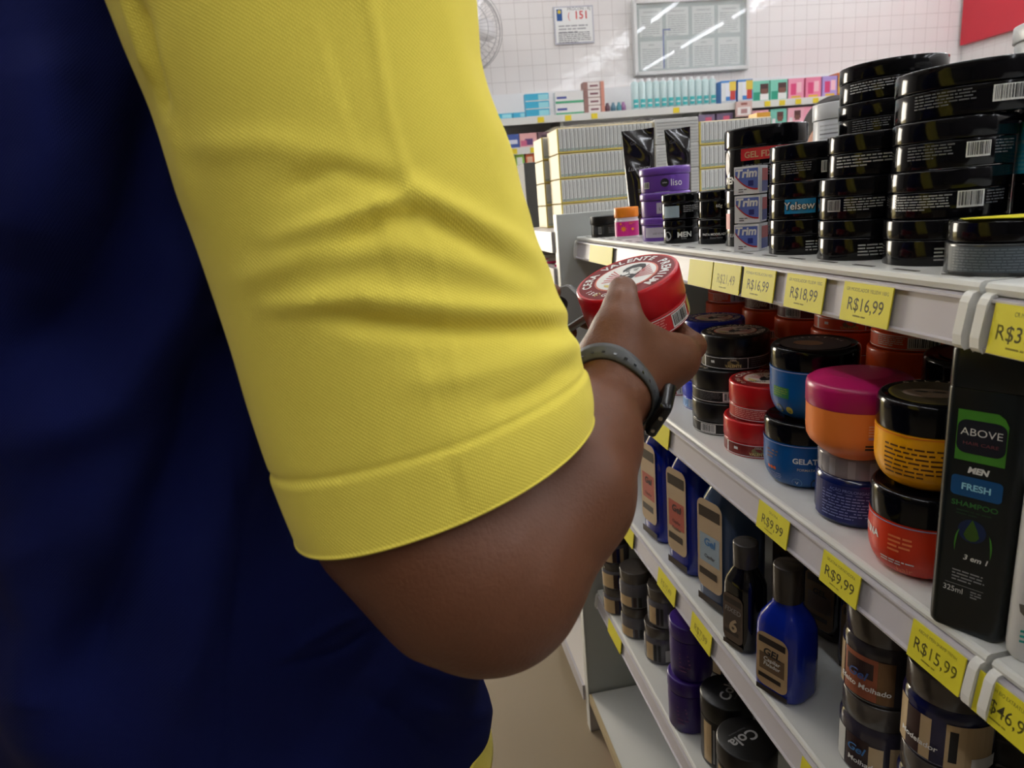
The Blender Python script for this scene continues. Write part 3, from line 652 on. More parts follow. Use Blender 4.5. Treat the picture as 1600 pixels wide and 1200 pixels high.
# ---- squeeze tubes standing on their caps
TUBEM = M('black_foil_tube', (24, 22, 26), .15, spec=.8)
def squeeze(x, y, hgt, hw, label, lean, s=1):
    R0 = jar_root('squeeze_tube', x, y, Z1, label, 'black squeeze tubes', 'tube'); R0.rotation_euler[1] = 0; R0.rotation_euler[0] = lean
    m = MB(); m.lathe(cylbody(hw * .8, 0, .022), BLKM, 28); sub(m, 'cap', R0)
    n, kk = 30, 40; vs = []; fs = []
    for i in range(n + 1):
        t = i / n; a = hw * (.86 + .2 * t); b = hw * .86 * (1 - t) ** .8 + .0008
        for k in range(kk):
            q = 2 * PI * k / kk; wr = .0035 * math.sin(17 * t + 2.5 * math.sin(q)) * max(0, t - .35) * 2
            vs.append((b * math.cos(q) + wr, a * math.sin(q), .022 + (hgt - .022) * t))
    for i in range(n):
        for k in range(kk): fs.append((i * kk + k, i * kk + (k + 1) % kk, (i + 1) * kk + (k + 1) % kk, (i + 1) * kk + k))
    m = MB(); m.add(vs, fs, TUBEM, True); m.add(vs[-kk:], [tuple(range(kk))], TUBEM); sub(m, 'tube_body', R0)
    def f_(xx, yy, l=0):
        t = (yy - .022) / (hgt - .022); a = hw * (.86 + .2 * t); b = hw * .86 * (1 - t) ** .8 + .0008
        s_ = max(-.98, min(.98, xx / a)); wr = .0035 * math.sin(17 * t + 2.5 * s_) * max(0, t - .35) * 2
        return (b * math.sqrt(1 - s_ * s_) + wr + .0012 + l * .0003, xx, yy)
    m = MB(); m.text('Luminary', .011, -.002, hgt * .62, f_, GREYTXT, shear=.3); m.text('MEN', .006, .002, hgt * .57, f_, GREYTXT); m.words(-.005, .018, hgt * .44, 2, .004, f_, DIMTXT, 3)
    m.words(-.012, .016, hgt * .26, 4, .003, f_, DIMTXT, 5); m.text('Gel', .008, -.01, hgt * .86, f_, DIMTXT); sub(m, 'label_print', R0)
squeeze(.478, 1.275, .194, .0285, 'black shiny squeeze tube with a crimped top, left of the two, behind the purple jars', .02)
squeeze(.553, 1.262, .190, .0225, 'black shiny squeeze tube with a creased top, right of the two, above the purple jars', .03)
# ------------------------------------------------------------------ second shelf
CREAMP = M('cream_print', (206, 190, 176), .45)
def wax_jar(x, y, z, base, label, art='', group=None, topart=True, r=.047, h=.0478, rz=0., bandrgb=None, seed=1, name='wax_jar', loc=None, full=False):
    """flat hair wax tin: ribbed lid with ring lettering, body with a band between two white lines"""
    R0 = jar_root(name, x, y, z, label, group, rz=rz)
    pl = M('wax_plastic_%d_%d_%d' % base, base, .28); bd = M('wax_band_%d_%d_%d' % (bandrgb or base), bandrgb or base, .35)
    hb = .0195
    m = MB(); m.lathe(cylbody(r * .985, 0, hb, .001), pl, 72); bo = sub(m, 'body', R0)
    m = MB(); seg = 120; vs = []; fs = []
    prof = [(r * .985, hb + .0004), (r, hb + .0014), (r, h - .003), (r * .985, h - .0008), (r * .95, h), (r * .93, h - .0006), (.0, h - .0006)]
    for i, (rr, zz) in enumerate(prof[:-1]):
        for k in range(seg):
            rb = 1 + (.004 if (k % 10 == 0 and i in (1, 2)) else 0); a = 2 * PI * k / seg; vs.append((rr * rb * math.cos(a), rr * rb * math.sin(a), zz))
    for i in range(len(prof) - 2):
        for k in range(seg): fs.append((i * seg + k, i * seg + (k + 1) % seg, (i + 1) * seg + (k + 1) % seg, (i + 1) * seg + k))
    m.add(vs, fs, pl, True); m.add(vs[-seg:], [tuple(range(seg))], pl); m.add(vs[:seg], [tuple(range(seg))[::-1]], pl); sub(m, 'lid', R0)
    if topart:
        f_ = topmap(h - .0006, 90); m = MB()          # lettering reads upright when seen from the camera side
        dark = tuple(int(c * .62) for c in base); DK = M('wax_top_%d_%d_%d' % dark, dark, .5, spec=.3)
        disc(m, r * .925, r * .925, f_, DK, 64)
        m.ringtext('CERA VALENTE PREMIUM', .0116, r * .685, 166, 12.6, lay(f_, 2), WHITE if full else CREAMP, bold=.03)
        disc(m, r * .62, r * .62, f_, M('wax_ring', (206, 110, 84), .4), 48, l=1); disc(m, r * .585, r * .585, f_, WHITE if full else CREAMP, 48, l=2)
        f3 = lay(f_, 3); f4 = lay(f_, 4); f5 = lay(f_, 5); s_ = r * .6; BK = M('drawing_black', (24, 22, 22), .5); WG = M('wing_pink', (190, 110, 110), .5)
        P = lambda pts, mat, ff: m.add([ff((px * .87 + py * .5) * s_, (-px * .5 + py * .87) * s_) for px, py in pts], [tuple(range(len(pts)))], mat)
        # bearded head in three-quarter view: hair, beard, face left white, ear, eyes, collar
        P([(-.16, .30), (-.18, .48), (-.08, .66), (.10, .78), (.34, .80), (.52, .70), (.58, .50), (.54, .30), (.46, .22), (.46, .42), (.36, .52), (.12, .52), (-.02, .44)], BK, f3)
        P([(-.20, .18), (-.24, -.02), (-.22, -.22), (-.10, -.44), (.02, -.52), (.16, -.44), (.30, -.24), (.42, .0), (.47, .2), (.40, .12), (.30, .0), (.20, .06), (.06, .10), (-.06, .06), (-.14, .08)], BK, f3)
        P([(-.02, -.06), (.06, -.10), (.16, -.06), (.12, -.02), (.02, -.02)], WHITE, f4)
        for e in (0, .26): P([(-.06 + e, .30), (.08 + e, .32), (.06 + e, .27), (-.05 + e, .26)], BK, f3); P([(-.08 + e, .40), (.10 + e, .41), (.08 + e, .37), (-.06 + e, .36)], BK, f3)
        P([(.06, .26), (.12, .12), (.02, .10), (.05, .14)], DIMTXT, f3); P([(.50, .26), (.60, .30), (.58, .12), (.48, .08)], WG, f3)
        for sgn in (-1, 1):                      # spread wings behind the head
            for q in range(6):
                b = q * .10; x0 = sgn * .26 + .08; P([(x0, -.30 + b * .6), (x0 + sgn * (.60 - q * .05), -.28 + b * 1.6), (x0 + sgn * (.58 - q * .05), -.21 + b * 1.6), (x0, -.25 + b * .6)][::sgn], WG, f3)
        P([(-.62, -.46), (-.10, -.62), (-.10, -.80), (-.42, -.74), (-.60, -.60)][::1], M('gold_scroll', (190, 168, 90), .4), f3)
        m.text('VALENTE', .0056, -.012, -.021, f5, BK, bold=.03)
        m.ringtext('.G 051', .0075, -r * .84, 48, 8.5, lay(f_, 2), WHITE if full else CREAMP)
        for dx in (-.002, .003, .0): m.rect(-r * .72 + dx, -r * .70 + dx, -r * .40, -r * .30, lay(f_, 2), M('gold_scroll', (190, 168, 90), .4))
        sub(m, 'lid_art', R0)
    m = MB(); f_ = cyl(r * .985, 0, 0); full_ = PI * r
    m.rect(-full_ * .98, full_ * .98, .0025, .0172, f_, bd, 60)
    for yy in (.0020, .0168): m.rect(-full_, full_, yy, yy + .0008, lay(f_, 1), WHITE, 72)
    if art == 'bar':
        m.barcode(-r * .15, r * .55, .0035, .0160, lay(f_, 1), seed); m.words(-r * .9, -r * .2, .0155, 5, .0023, lay(f_, 1), DIMTXT if sum(base) < 200 else CREAMP, seed)
    elif art == 'barl':
        m.barcode(-r * .8, -r * .28, .0035, .0160, lay(f_, 1), seed)
    elif art == 'emblem':
        m.rect(-r * 1.05, -r * .99, .0025, .017, lay(f_, 1), WHITE); m.rect(r * .35, r * .38, .0025, .017, lay(f_, 1), WHITE)
        m.rect(-r * .75, -r * .62, .009, .0125, lay(f_, 1), WHITE); e = M('emblem_gold', (120, 104, 66), .35)
        m.text('VALENTE', .0052, -r * .05, .0045, lay(f_, 2), M('emblem_bright', (190, 170, 110), .4), bold=.03); disc(m, .008, .0042, f_, e, c=(-r * .05, .0105), l=1); m.text('CERA', .0034, -r * .05, .0135, lay(f_, 2), CREAMP)
        m.words(r * .45, r * 1.1, .015, 4, .003, lay(f_, 1), DIMTXT, seed)
    elif art == 'text':
        m.words(-r * .95, r * .4, .0155, 5, .0024, lay(f_, 1), M('wax_pale_print', (226, 150, 140), .5), seed)
    if full:
        m.words(-r * .75, r * .28, .0155, 5, .0024, lay(f_, 1), M('wax_pale_print', (226, 150, 140), .5), seed)
        m.barcode(r * .38, r * .86, .0035, .0160, lay(f_, 2), seed); m.rect(r * .95, r * 1.15, .004, .016, lay(f_, 2), M('gold_scroll', (190, 168, 90), .4), 3)
    sub(m, 'label', R0); return R0
K_ = (20, 19, 20); R_ = (192, 22, 26); O_ = (220, 80, 24); B_ = (20, 44, 190)
hw_ = .0482
g = 'black wax jars'
wax_jar(.447, .879, Z2, K_, 'black wax jar at the bottom of the stack by the fingers, barcode at its left', 'barl', g)
wax_jar(.447, .879, Z2 + hw_, K_, 'black wax jar in the middle of the stack by the fingers, with a barcode', 'bar', g, rz=5, seed=7)
wax_jar(.460, .874, Z2 + 2 * hw_, K_, 'black wax jar on top of the stack by the fingers, with a gold emblem', 'emblem', g, bandrgb=(40, 36, 32))
g = 'red wax jars'
wax_jar(.449, .784, Z2, R_, 'red wax jar at the bottom of the pair left of the blue gel jars', 'emblem', g, bandrgb=(120, 30, 24))
wax_jar(.456, .782, Z2 + hw_, R_, 'red wax jar on top of the pair left of the blue gel jars', 'text', g, bandrgb=(176, 26, 30))
g = 'blue wax jars'
for k in range(3): wax_jar(.478 + .002 * k, .985, Z2 + k * hw_, B_, 'blue wax jar behind the black stack, %s' % ('bottom', 'middle', 'top with its lid art showing')[k], 'bar', g, bandrgb=(110, 150, 200) if k == 0 else None, seed=k)
g = 'red wax jars'
for k in range(2): wax_jar(.470, 1.092, Z2 + k * hw_, (150, 30, 24), 'dull red wax jar %s behind the hand' % ('at shelf level', 'on top of another')[k], 'bar', g, seed=k + 3)
# back row of orange-red jars, four high
g = 'orange-red wax jars in the back row'
names = ['farthest left', 'second from the left', 'third from the left', 'fourth from the left', 'right-hand']
for c_, (x, y, nk, dz) in enumerate([(.585, 1.12, 4, .0), (.60, 1.015, 4, .0), (.60, .915, 4, .0), (.594, .812, 4, -.004), (.585, .685, 4, -.006)]):
    for k in range(nk):
        if c_ in (0, 4) and k < 1: pass
        wax_jar(x + .004 * (k % 2), y, Z2 + k * hw_ + (.0 if k == 0 else 0), O_, 'orange-red wax jar in the %s back-row stack, %s' % (names[c_], ('lowest', 'second up', 'third up', 'topmost under the shelf')[k]), ('bar', 'barl', 'emblem', 'bar', '')[(c_ + k) % 4], g, topart=(k == 3), bandrgb=(92, 26, 16) if c_ in (1, 2) and k == 3 else None, seed=c_ * 4 + k)
R0 = jar_root('gel_disc_jar', .560, .665, Z2 + 4 * hw_ + .0005, 'flat grey-banded jar squeezed under the top shelf on the right-hand back stack')
m = MB(); m.lathe(cylbody(.043, 0, .012), SMK); sub(m, 'body', R0); m = MB(); m.lathe(cylbody(.045, .0122, .026), BLK); sub(m, 'lid', R0)
m = MB(); f_ = cyl(.043, 0, 0); m.rect(-.05, .05, .003, .010, f_, GREYTXT, 12); m.words(-.045, .045, .009, 2, .003, lay(f_, 1), INK, 3); sub(m, 'label', R0)

def bowl_jar(x, y, z, label, bodyrgb, lidmat, r, h, lid, group=None, taper=.68, art='', rz=0., body_rough=.3, lidr=1.0, name='hair_gel_jar', toprgb=None, bodymat=None):
    R0 = jar_root(name, x, y, z, label, group, rz=rz); hb = h - lid
    bm = bodymat or M('gel_body_%d_%d_%d' % bodyrgb, bodyrgb, body_rough)
    prof = [(r * taper * .93, 0), (r * taper, .002)] + [(r * (taper + (1 - taper) * math.sin(t * PI / 2) ** .8), .002 + hb * .52 * t ** 1.5) for t in np.linspace(.12, 1, 9)] + [(r, hb * .8), (r, hb - .0005)]
    m = MB(); m.lathe(prof, bm, 72); sub(m, 'body', R0)
    m = MB(); m.lathe([(r * lidr * .99, hb + .0002), (r * lidr, hb + .0015), (r * lidr, h - .006), (r * lidr * .985, h - .003), (r * lidr * .95, h - .0008), (r * lidr * .9, h), (r * lidr * .87, h - .001), (.001, h - .001)], lidmat, 72); sub(m, 'lid', R0)
    zs = [p[1] for p in prof]; rs_ = [p[0] for p in prof]
    pr = lambda yy: float(np.interp(yy, zs, rs_))
    return R0, cyl(r, 0, 0, .0004, pr), hb, topmap(h - .001, 90)
VI = M('label_line', (150, 160, 200), .4)
def bowl_lines(m, f_, hb, r, mat=VI): m.rect(-PI * r, PI * r, hb - .0022, hb - .0012, lay(f_, 1), mat, 60)
# blue gelatina jars
BLU1 = (10, 84, 150)
for k in range(2):
    R0, f_, hb, tf = bowl_jar(.442 + .008 * k, .6735 - .002 * k, Z2 + k * .0815, 'blue gelatina gel jar with a black lid, %s' % ('lower of two, reading GELATINA', 'upper of two, with round symbols')[k], BLU1, BLK, .045 + .002 * k, .081 + .003 * k, .024, 'blue gelatina jars', rz=-17)
    m = MB(); bowl_lines(m, f_, hb, .045)
    if k == 0:
        m.text('GELATINA', .0088, .022, hb * .62, f_, WHITE, bold=.03); m.text('FORMATADORA', .0042, .022, hb * .47, f_, CREAMP, bold=.01)
        og = M('orange_dot', (226, 96, 40), .4); dk = M('dim_orange_print', (120, 90, 90), .5)
        for i in range(3): disc(m, .0021, .0021, f_, og, c=(-.0305 + i * .0048, hb * .42))
        m.words(-.034, -.016, hb * .80, 3, .0042, f_, dk, 2); m.words(-.036, -.012, hb * .32, 4, .0026, f_, VI, 5)
        disc(m, .0062, .0062, f_, M('seal_blue', (90, 140, 190), .4), c=(.006, hb * .18), n=24); disc(m, .0054, .0054, f_, M('gel_body_10_84_150', BLU1), c=(.006, hb * .18), n=24, l=1); m.text('V', .006, .006, hb * .14, lay(f_, 2), WHITE)
        disc(m, .006, .0075, f_, INK, c=(.028, hb * .18), l=1)
    else:
        gr = M('green_glow_print', (40, 120, 70), .4); m.rect(-.036, -.012, hb * .45, hb * .66, f_, gr, 6); m.words(-.035, -.012, hb * .64, 4, .0025, lay(f_, 1), M('yellowgreen_print', (120, 150, 60), .5), 4)
        disc(m, .0048, .0048, f_, M('yellow_print', (200, 190, 70), .4), c=(-.028, hb * .22), n=24); disc(m, .004, .004, f_, M('gel_body_10_84_150', BLU1), c=(-.028, hb * .22), n=24, l=1); disc(m, .0045, .0045, f_, M('yellow_print', (200, 190, 70), .4), c=(-.013, hb * .22), n=24); m.text('H', .005, -.013, hb * .17, lay(f_, 1), INK)
        m.rect(.006, .012, hb * .10, hb * .85, f_, WHITE, 2)
        for i in range(22): m.rect(.0068, .0112, hb * .12 + i * .0014, hb * .12 + i * .0014 + .0007, lay(f_, 1), INK)
        mt = M('lid_art_gold', (140, 96, 60), .35); disc(m, .037, .037, tf, M('lid_art_dark', (44, 22, 22), .25)); disc(m, .016, .012, tf, mt, c=(-.006, -.004), l=1); m.ringtext('GELATINA', .007, .027, 150, 16, lay(tf, 1), CREAMP)
    sub(m, 'label', R0)
# dark wide jars behind
for k in range(2):
    R0, f_, hb, tf = bowl_jar(.578, .568, Z2 + k * .079, 'wide dark maroon gel jar with black lid %s' % ('at the bottom behind the orange jar', 'on top, just under the shelf edge clips')[k], (70, 14, 16), BLK, .060, .0785, .034, 'dark maroon gel jars')
    m = MB(); disc(m, .046, .046, tf, M('lid_art_dark', (44, 22, 22), .25)); m.ringtext('GELATINA', .008, .033, 150, 15, lay(tf, 1), M('lid_art_gold', (140, 96, 60), .35)); disc(m, .02, .015, tf, M('lid_art_faint', (70, 50, 48), .3), l=1); bowl_lines(m, f_, hb, .06, DIMTXT); sub(m, 'label', R0)
# navy jar with clear lid, orange jar with magenta lid on top
R0 = jar_root('hair_gel_jar', .4405, .576, Z2, 'navy gel jar with a clear ridged lid under the orange jar')
CL = M('clear_lid_plastic', (170, 168, 176), .15, alpha=.55, spec=.7); r = .041
m = MB(); m.lathe([(.036, 0), (.039, .003), (r, .010), (r, .046), (.039, .051), (.037, .052)], M('navy_gel', (14, 28, 84), .15, spec=.7), 64); sub(m, 'body', R0)
m = MB(); m.lathe([(.038, .0522), (.0392, .054), (.0395, .072), (.038, .0745), (.001, .0747)], CL, 64); lidc = sub(m, 'lid', R0)
m = MB(); f_ = cyl(.0395, 0, 0)
for a in range(-70, 75, 28): m.rect(a * D2R * .0395, a * D2R * .0395 + .007, .054, .072, f_, M('lid_grip', (186, 184, 190), .3, alpha=.6), 2)
sub(m, 'grips', lidc)
m = MB(); f_ = cyl(r, 0, 0); nv = M('navy_label', (20, 32, 92), .4); m.rect(-.050, .054, .006, .0455, f_, nv, 24); PB = M('pale_navy_print', (130, 140, 190), .5)
m.text('AÇÃO PROLONGADA', .0042, -.006, .039, lay(f_, 1), PB); m.rect(-.036, .02, .0365, .0371, lay(f_, 1), PB, 6); m.words(-.036, .020, .034, 8, .0032, lay(f_, 1), PB, 7, fill=.35); sub(m, 'label', R0)
MAG = M('magenta_lid_plastic', (176, 22, 92), .3)
R0 = jar_root('hair_mask_tub', .428, .5655, Z2 + .075, 'orange hair mask tub with a magenta screw lid on top of the navy jar'); r = .0482
m = MB(); m.lathe([(.025, 0), (.027, .001), (.036, .008), (.044, .016), (.0465, .021), (.0473, .028), (.0476, .054)], M('orange_tub_plastic', (236, 128, 52), .35), 72); sub(m, 'body', R0)
m = MB(); m.lathe([(.0476, .0542), (r, .0555), (r, .072), (.0474, .076), (.044, .0785), (.033, .0805), (.030, .0825), (.027, .0828), (.001, .0828)], MAG, 72); sub(m, 'lid', R0)
m = MB(); f_ = cyl(.0476, 0, 0, .0004); m.words(.010, .026, .043, 5, .0028, f_, M('pale_orange_print', (240, 180, 150), .5), 2); oc = cyl(.0478, 0, 0, .0004, lambda yy: float(np.interp(yy, [0, .008, .016, .021, .028, .054], [.027, .036, .044, .0465, .0473, .0476]))); m.rect(.008, .026, .018, .0235, oc, INK, 4); m.words(.010, .026, .032, 1, .006, f_, M('rose_sticker', (176, 130, 150), .5), 3); sub(m, 'label', R0)
# yellow jar on red-orange jar
R0, f_, hb, tf = bowl_jar(.428, .4735, Z2, 'red-orange gel jar with a black lid, under the yellow one', (206, 50, 20), BLK, .0425, .081, .027, None)
m = MB(); bowl_lines(m, f_, hb, .0425); m.text('GELATINA', .0092, -.058, hb * .62, f_, WHITE, bold=.03); pr_ = M('peach_print', (230, 130, 80), .5)
m.words(-.026, -.006, hb * .78, 4, .0042, f_, pr_, 5); m.words(-.034, -.002, hb * .35, 2, .0028, f_, WHITE, 6); m.text('hair', .0095, -.012, hb * .13, f_, pr_); m.rect(.012, .034, hb * .2, hb * .72, f_, M('maroon_block', (120, 24, 14), .4), 6); m.words(.013, .033, hb * .7, 7, .003, lay(f_, 1), M('dark_maroon_print', (60, 14, 10), .5), 8); sub(m, 'label', R0)
R0, f_, hb, tf = bowl_jar(.430, .4735, Z2 + .0813, 'yellow gel jar with a black lid and fine brown print', (238, 166, 10), BLK, .0432, .080, .027, None, taper=.62)
m = MB(); bowl_lines(m, f_, hb, .0432, M('orange_line', (226, 120, 40), .4)); BR = M('brown_print', (90, 44, 10), .5)
m.words(-.037, .030, hb * .80, 7, .0041, f_, BR, 4, fill=.38, last=.5); disc(m, .0345, .0345, tf, M('lid_art_olive', (96, 84, 30), .3)); disc(m, .0325, .0325, tf, M('lid_art_olive2', (56, 48, 30), .3), l=1); disc(m, .020, .013, tf, M('lid_face', (120, 104, 92), .4), l=2, c=(-.004, -.004)); disc(m, .005, .002, tf, INK, l=3, c=(-.010, .0)); disc(m, .005, .002, tf, INK, l=3, c=(.003, .0)); m.ringtext('GELATINA', .006, .0335, 130, 14, lay(tf, 2), CREAMP); sub(m, 'label', R0)
# dark shampoo bottle
def rrect(hx, hy, c, n=5):
    pts = []
    for (sx, sy, a0) in ((1, 1, 0), (-1, 1, 90), (-1, -1, 180), (1, -1, 270)):
        for i in range(n + 1): a = (a0 + 90 * i / n) * D2R; pts.append((sx * (hx - c) + c * math.cos(a), sy * (hy - c) + c * math.sin(a)))
    return pts
def loft(m, rings, mat, caps=True):
    n = len(rings[0]); vs = [p for r_ in rings for p in r_]; fs = [(i * n + k, i * n + (k + 1) % n, (i + 1) * n + (k + 1) % n, (i + 1) * n + k) for i in range(len(rings) - 1) for k in range(n)]
    m.add(vs, fs, mat, True)
    if caps: m.add(rings[0], [tuple(range(n))[::-1]], mat); m.add(rings[-1], [tuple(range(n))], mat)
DKG = M('dark_green_black_plastic', (13, 20, 22), .28)
R0 = empty('shampoo_bottle', (.4005, .3885, Z2 + .0005), (-152 + 90) * D2R, 'tall dark rectangular shampoo bottle reading ABOVE MEN FRESH', 'bottle')   # front looks along local -Y
hx, hy = .0245, .017
rings = [[(p[0] * s_, p[1] * s_, z) for p in rrect(hx, hy, .007)] for z, s_ in ((0, .93), (.002, .985), (.006, 1), (.190, 1), (.1915, .985))]
m = MB(); loft(m, rings, DKG); sub(m, 'body', R0)
rings = [[(p[0] * s_, p[1] * s_, z) for p in rrect(hx, hy, .007)] for z, s_ in ((.1920, .985), (.1935, .998), (.2185, .985), (.221, .95), (.222, .88))]
m = MB(); loft(m, rings, DKG); sub(m, 'cap', R0)
m = MB(); pf = plane((0, -hy, .0305), (1, 0, 0), (0, 0, 1), (0, -1, 0), .0003); GR = M('label_green', (66, 132, 40), .4)
q = .0215
m.flat([(-.0155, .108), (.0155, .108), (.0155, .138), (.013, .143), (.009, .146), (-.0155, .146)], pf, GR)
pts = [(p[0], p[1] + .1265) for p in rrect(.0150, .0125, .006)]; m.add([pf(p[0], p[1], 1) for p in pts], [tuple(range(len(pts)))], M('label_navy', (14, 20, 34), .4))
m.text('ABOVE', .0078, 0, .1275, lay(pf, 2), WHITE, bold=-.005, sx=1.05); m.text('HAIR CARE', .0034, 0, .1205, lay(pf, 2), M('dim_red_print', (120, 60, 66), .5), sx=1.3)
m.text('MEN', .0062, 0, .0995, lay(pf, 1), WHITE, bold=.05, shear=.2)
pts = [(p[0], p[1] + .0885) for p in rrect(.0160, .0078, .003)]; m.add([pf(p[0], p[1], 1) for p in pts], [tuple(range(len(pts)))], M('label_blue_fresh', (10, 76, 128), .4))
m.text('FRESH', .0068, 0, .0862, lay(pf, 2), M('pale_cyan_print', (150, 210, 230), .5), bold=.03); m.text('SHAMPOO', .0056, 0, .0728, lay(pf, 1), M('green_print', (50, 110, 50), .5), bold=.02, sx=1.1); m.words(-.011, .011, .070, 2, .0026, lay(pf, 1), M('dark_green_print', (26, 56, 34), .5), 2)
dr = [(.0, .064), (.0035, .056), (.005, .051), (.003, .0475), (0, .0465), (-.003, .0475), (-.005, .051), (-.0035, .056)]; disc(m, .009, .009, pf, M('deep_blue_glow', (12, 34, 74), .4), c=(0, .0545), l=1); m.add([pf(p[0], p[1], 2) for p in dr], [tuple(range(8))], M('drop_green', (52, 84, 20), .4))
for s_, x_ in ((1, -.0065), (-1, .0095)):
    arc = [(x_ + s_ * -.004 * math.sin(t), .046 + .012 * math.cos(t) - .003) for t in np.linspace(.3, 2.2, 9)]; arc2 = [(p[0] + s_ * .0012 * math.sin(i / 8 * PI), p[1]) for i, p in enumerate(arc)]
    m.add([pf(p[0], p[1], 2) for p in arc + arc2[::-1]], [(i, i + 1, 16 - i, 17 - i) for i in range(8)], GR)
m.text('3 em 1', .0058, .004, .031, lay(pf, 1), WHITE, bold=.02, shear=.2); m.words(-.010, .011, .021, 4, .0026, lay(pf, 1), GREYTXT, 3, fill=.4); m.rect(-.014, .011, .0085, .0089, lay(pf, 1), GREYTXT)
m.text('325ml', .0064, -.0085, .002, lay(pf, 1), WHITE, sx=.85); m.words(.003, .010, .0065, 3, .0022, lay(pf, 1), GREYTXT, 9); sub(m, 'label', R0)
for v in (): pass
# white bottle at the right edge
R0 = empty('white_bottle', (.423, .338, Z2 + .0005), (-140 + 90) * D2R, 'white bottle with teal print, cut by the right edge of the photo', 'bottle')
WB = M('white_bottle_plastic', (222, 220, 216), .35); hx, hy = .030, .018
rings = [[(p[0] * s_, p[1] * s_, z) for p in rrect(hx, hy, .010)] for z, s_ in ((0, .9), (.004, .98), (.01, 1), (.125, .98), (.138, .9), (.145, .72), (.149, .45), (.150, .4))]
m = MB(); loft(m, rings, WB); sub(m, 'body', R0); m = MB(); m.lathe(cylbody(.011, .1502, .170), WB, 24); sub(m, 'cap', R0)
pf = plane((0, -hy, 0), (1, 0, 0), (0, 0, 1), (0, -1, 0), .0003); tl = M('teal_print', (30, 160, 150), .4); m = MB()
disc(m, .008, .008, pf, tl, c=(-.004, .112)); m.text('Bio', .012, -.006, .088, pf, DIMTXT); m.rect(-.0235, .02, .069, .080, pf, tl); m.text('NATURAL', .0075, -.002, .0715, lay(pf, 1), WHITE, bold=.02)
m.flat([(-.0245, .046), (.02, .046), (.02, .034), (-.018, .034), (-.0235, .040)], pf, M('taupe_label', (110, 104, 96), .4)); m.words(-.02, .018, .044, 3, .0036, lay(pf, 1), DIMTXT, 2); m.words(-.022, .015, .026, 3, .004, pf, tl, 3); m.text('300ml', .006, -.008, .006, pf, tl, shear=.2); sub(m, 'label', R0)

# ------------------------------------------------------------------ third shelf: bottles of gel
BG = M('blue_gel_plastic', (14, 38, 150), .12, spec=.7); CLG = M('clear_gel_plastic', (70, 92, 130), .1, spec=.8, alpha=.9); NVB = M('navy_bottle_plastic', (8, 20, 84), .15, spec=.7)
CREAML = M('cream_label', (186, 162, 132), .35); REDL = M('salmon_label', (176, 84, 72), .35)
def gel_bottle(x, y, z, rz, mat, h, hx, hy, label, lab, group=None, cap=True, capmat=None, capr=.017, caph=.04, sh=.72, name='gel_bottle', tint=None, lr=(.10, .68)):
    """front (label) looks along local -Y; hx half width of the front, hy half depth"""
    R0 = empty(name, (x, y, z + .0005), rz * D2R, label, 'bottle', group)
    body = h - (caph if cap else 0); rings = []
    for t, s_ in ((0, .86), (.02, .96), (.06, 1), (.5, 1.0), (sh, .97), (sh + .08, .86), (sh + .16, .66), (sh + .22, .5), (min(.995, sh + .27), .46)):
        zz = body * t; rings.append([(p[0] * s_ + (0), p[1] * max(s_, .5), zz) for p in rrect(hx, hy, min(hx, hy) * .7)])
    m = MB(); loft(m, rings, mat); sub(m, 'body', R0)
    if cap:
        m = MB(); m.lathe(cylbody(capr, body - .002, h - .001, .0015) + [(capr * .86, h - .0005), (.001, h - .0005)], capmat or SMK, 40); cp = sub(m, 'cap', R0)
    pf = plane((0, -hy, 0), (1, 0, 0), (0, 0, 1), (0, -1, 0), .0004); m = MB(); lw = hx * .66; lo, hi = body * lr[0], body * lr[1]
    c1, c2, main, extra = lab
    dk = M('bottle_dark_label', (44, 34, 32), .3)
    pts = [(p[0], p[1] + (lo + hi) / 2) for p in rrect(lw, (hi - lo) / 2, lw * .5)]; m.add([pf(p[0], p[1], 0) for p in pts], [tuple(range(len(pts)))], c1)
    m.rect(-lw * .8, lw * .8, lo + (hi - lo) * .3, lo + (hi - lo) * .62, lay(pf, 1), c2)
    m.rect(-lw * .85, lw * .85, hi - (hi - lo) * .20, hi - (hi - lo) * .08, lay(pf, 2), dk); m.rect(-lw * .85, lw * .6, lo + (hi - lo) * .14, lo + (hi - lo) * .22, lay(pf, 2), dk)
    m.text(main[0], main[1], 0, lo + (hi - lo) * main[2], lay(pf, 3), main[3], bold=.03, shear=.15)
    for (tx, sz, fy, mt) in extra: m.text(tx, sz, 0, lo + (hi - lo) * fy, lay(pf, 3), mt, bold=.01, shear=.15)
    m.rect(-lw, lw, body * .03, body * .085, pf, dk)
    sub(m, 'label', R0); return R0
DP = M('bottle_dark_print', (60, 44, 48), .5); BLP = M('bottle_blue_print', (60, 120, 180), .5)
# labels face the aisle (world -X): rotation -90 degrees turns local -Y to -X
gel_bottle(.434, 1.075, Z3, -82, BG, .236, .040, .040, 'tall blue gel bottle farthest along the shelf, right by the forearm', (CREAML, REDL, ('Gel', .017, .50, DP), [('Fixador', .008, .35, DP)]), 'tall gel bottles', cap=True, caph=.014, sh=.74, lr=(.15, .84))
gel_bottle(.434, .958, Z3, -78, BG, .232, .040, .038, 'tall blue gel bottle with a red and cream label, second in the row', (CREAML, REDL, ('Gel', .017, .50, DP), [('Capilar', .008, .36, DP), ('Fixador', .008, .28, DP)]), 'tall gel bottles', cap=True, caph=.014, sh=.74, lr=(.15, .84))
gel_bottle(.440, .845, Z3, -76, CLG, .226, .041, .042, 'tall clear smoky gel bottle with a blue-lettered label, third in the row', (CREAML, M('pale_blue_label', (150, 170, 186), .35), ('Gel', .017, .50, BLP), [('Capilar', .008, .36, DP)]), 'tall gel bottles', cap=True, caph=.014, sh=.74, lr=(.15, .84))
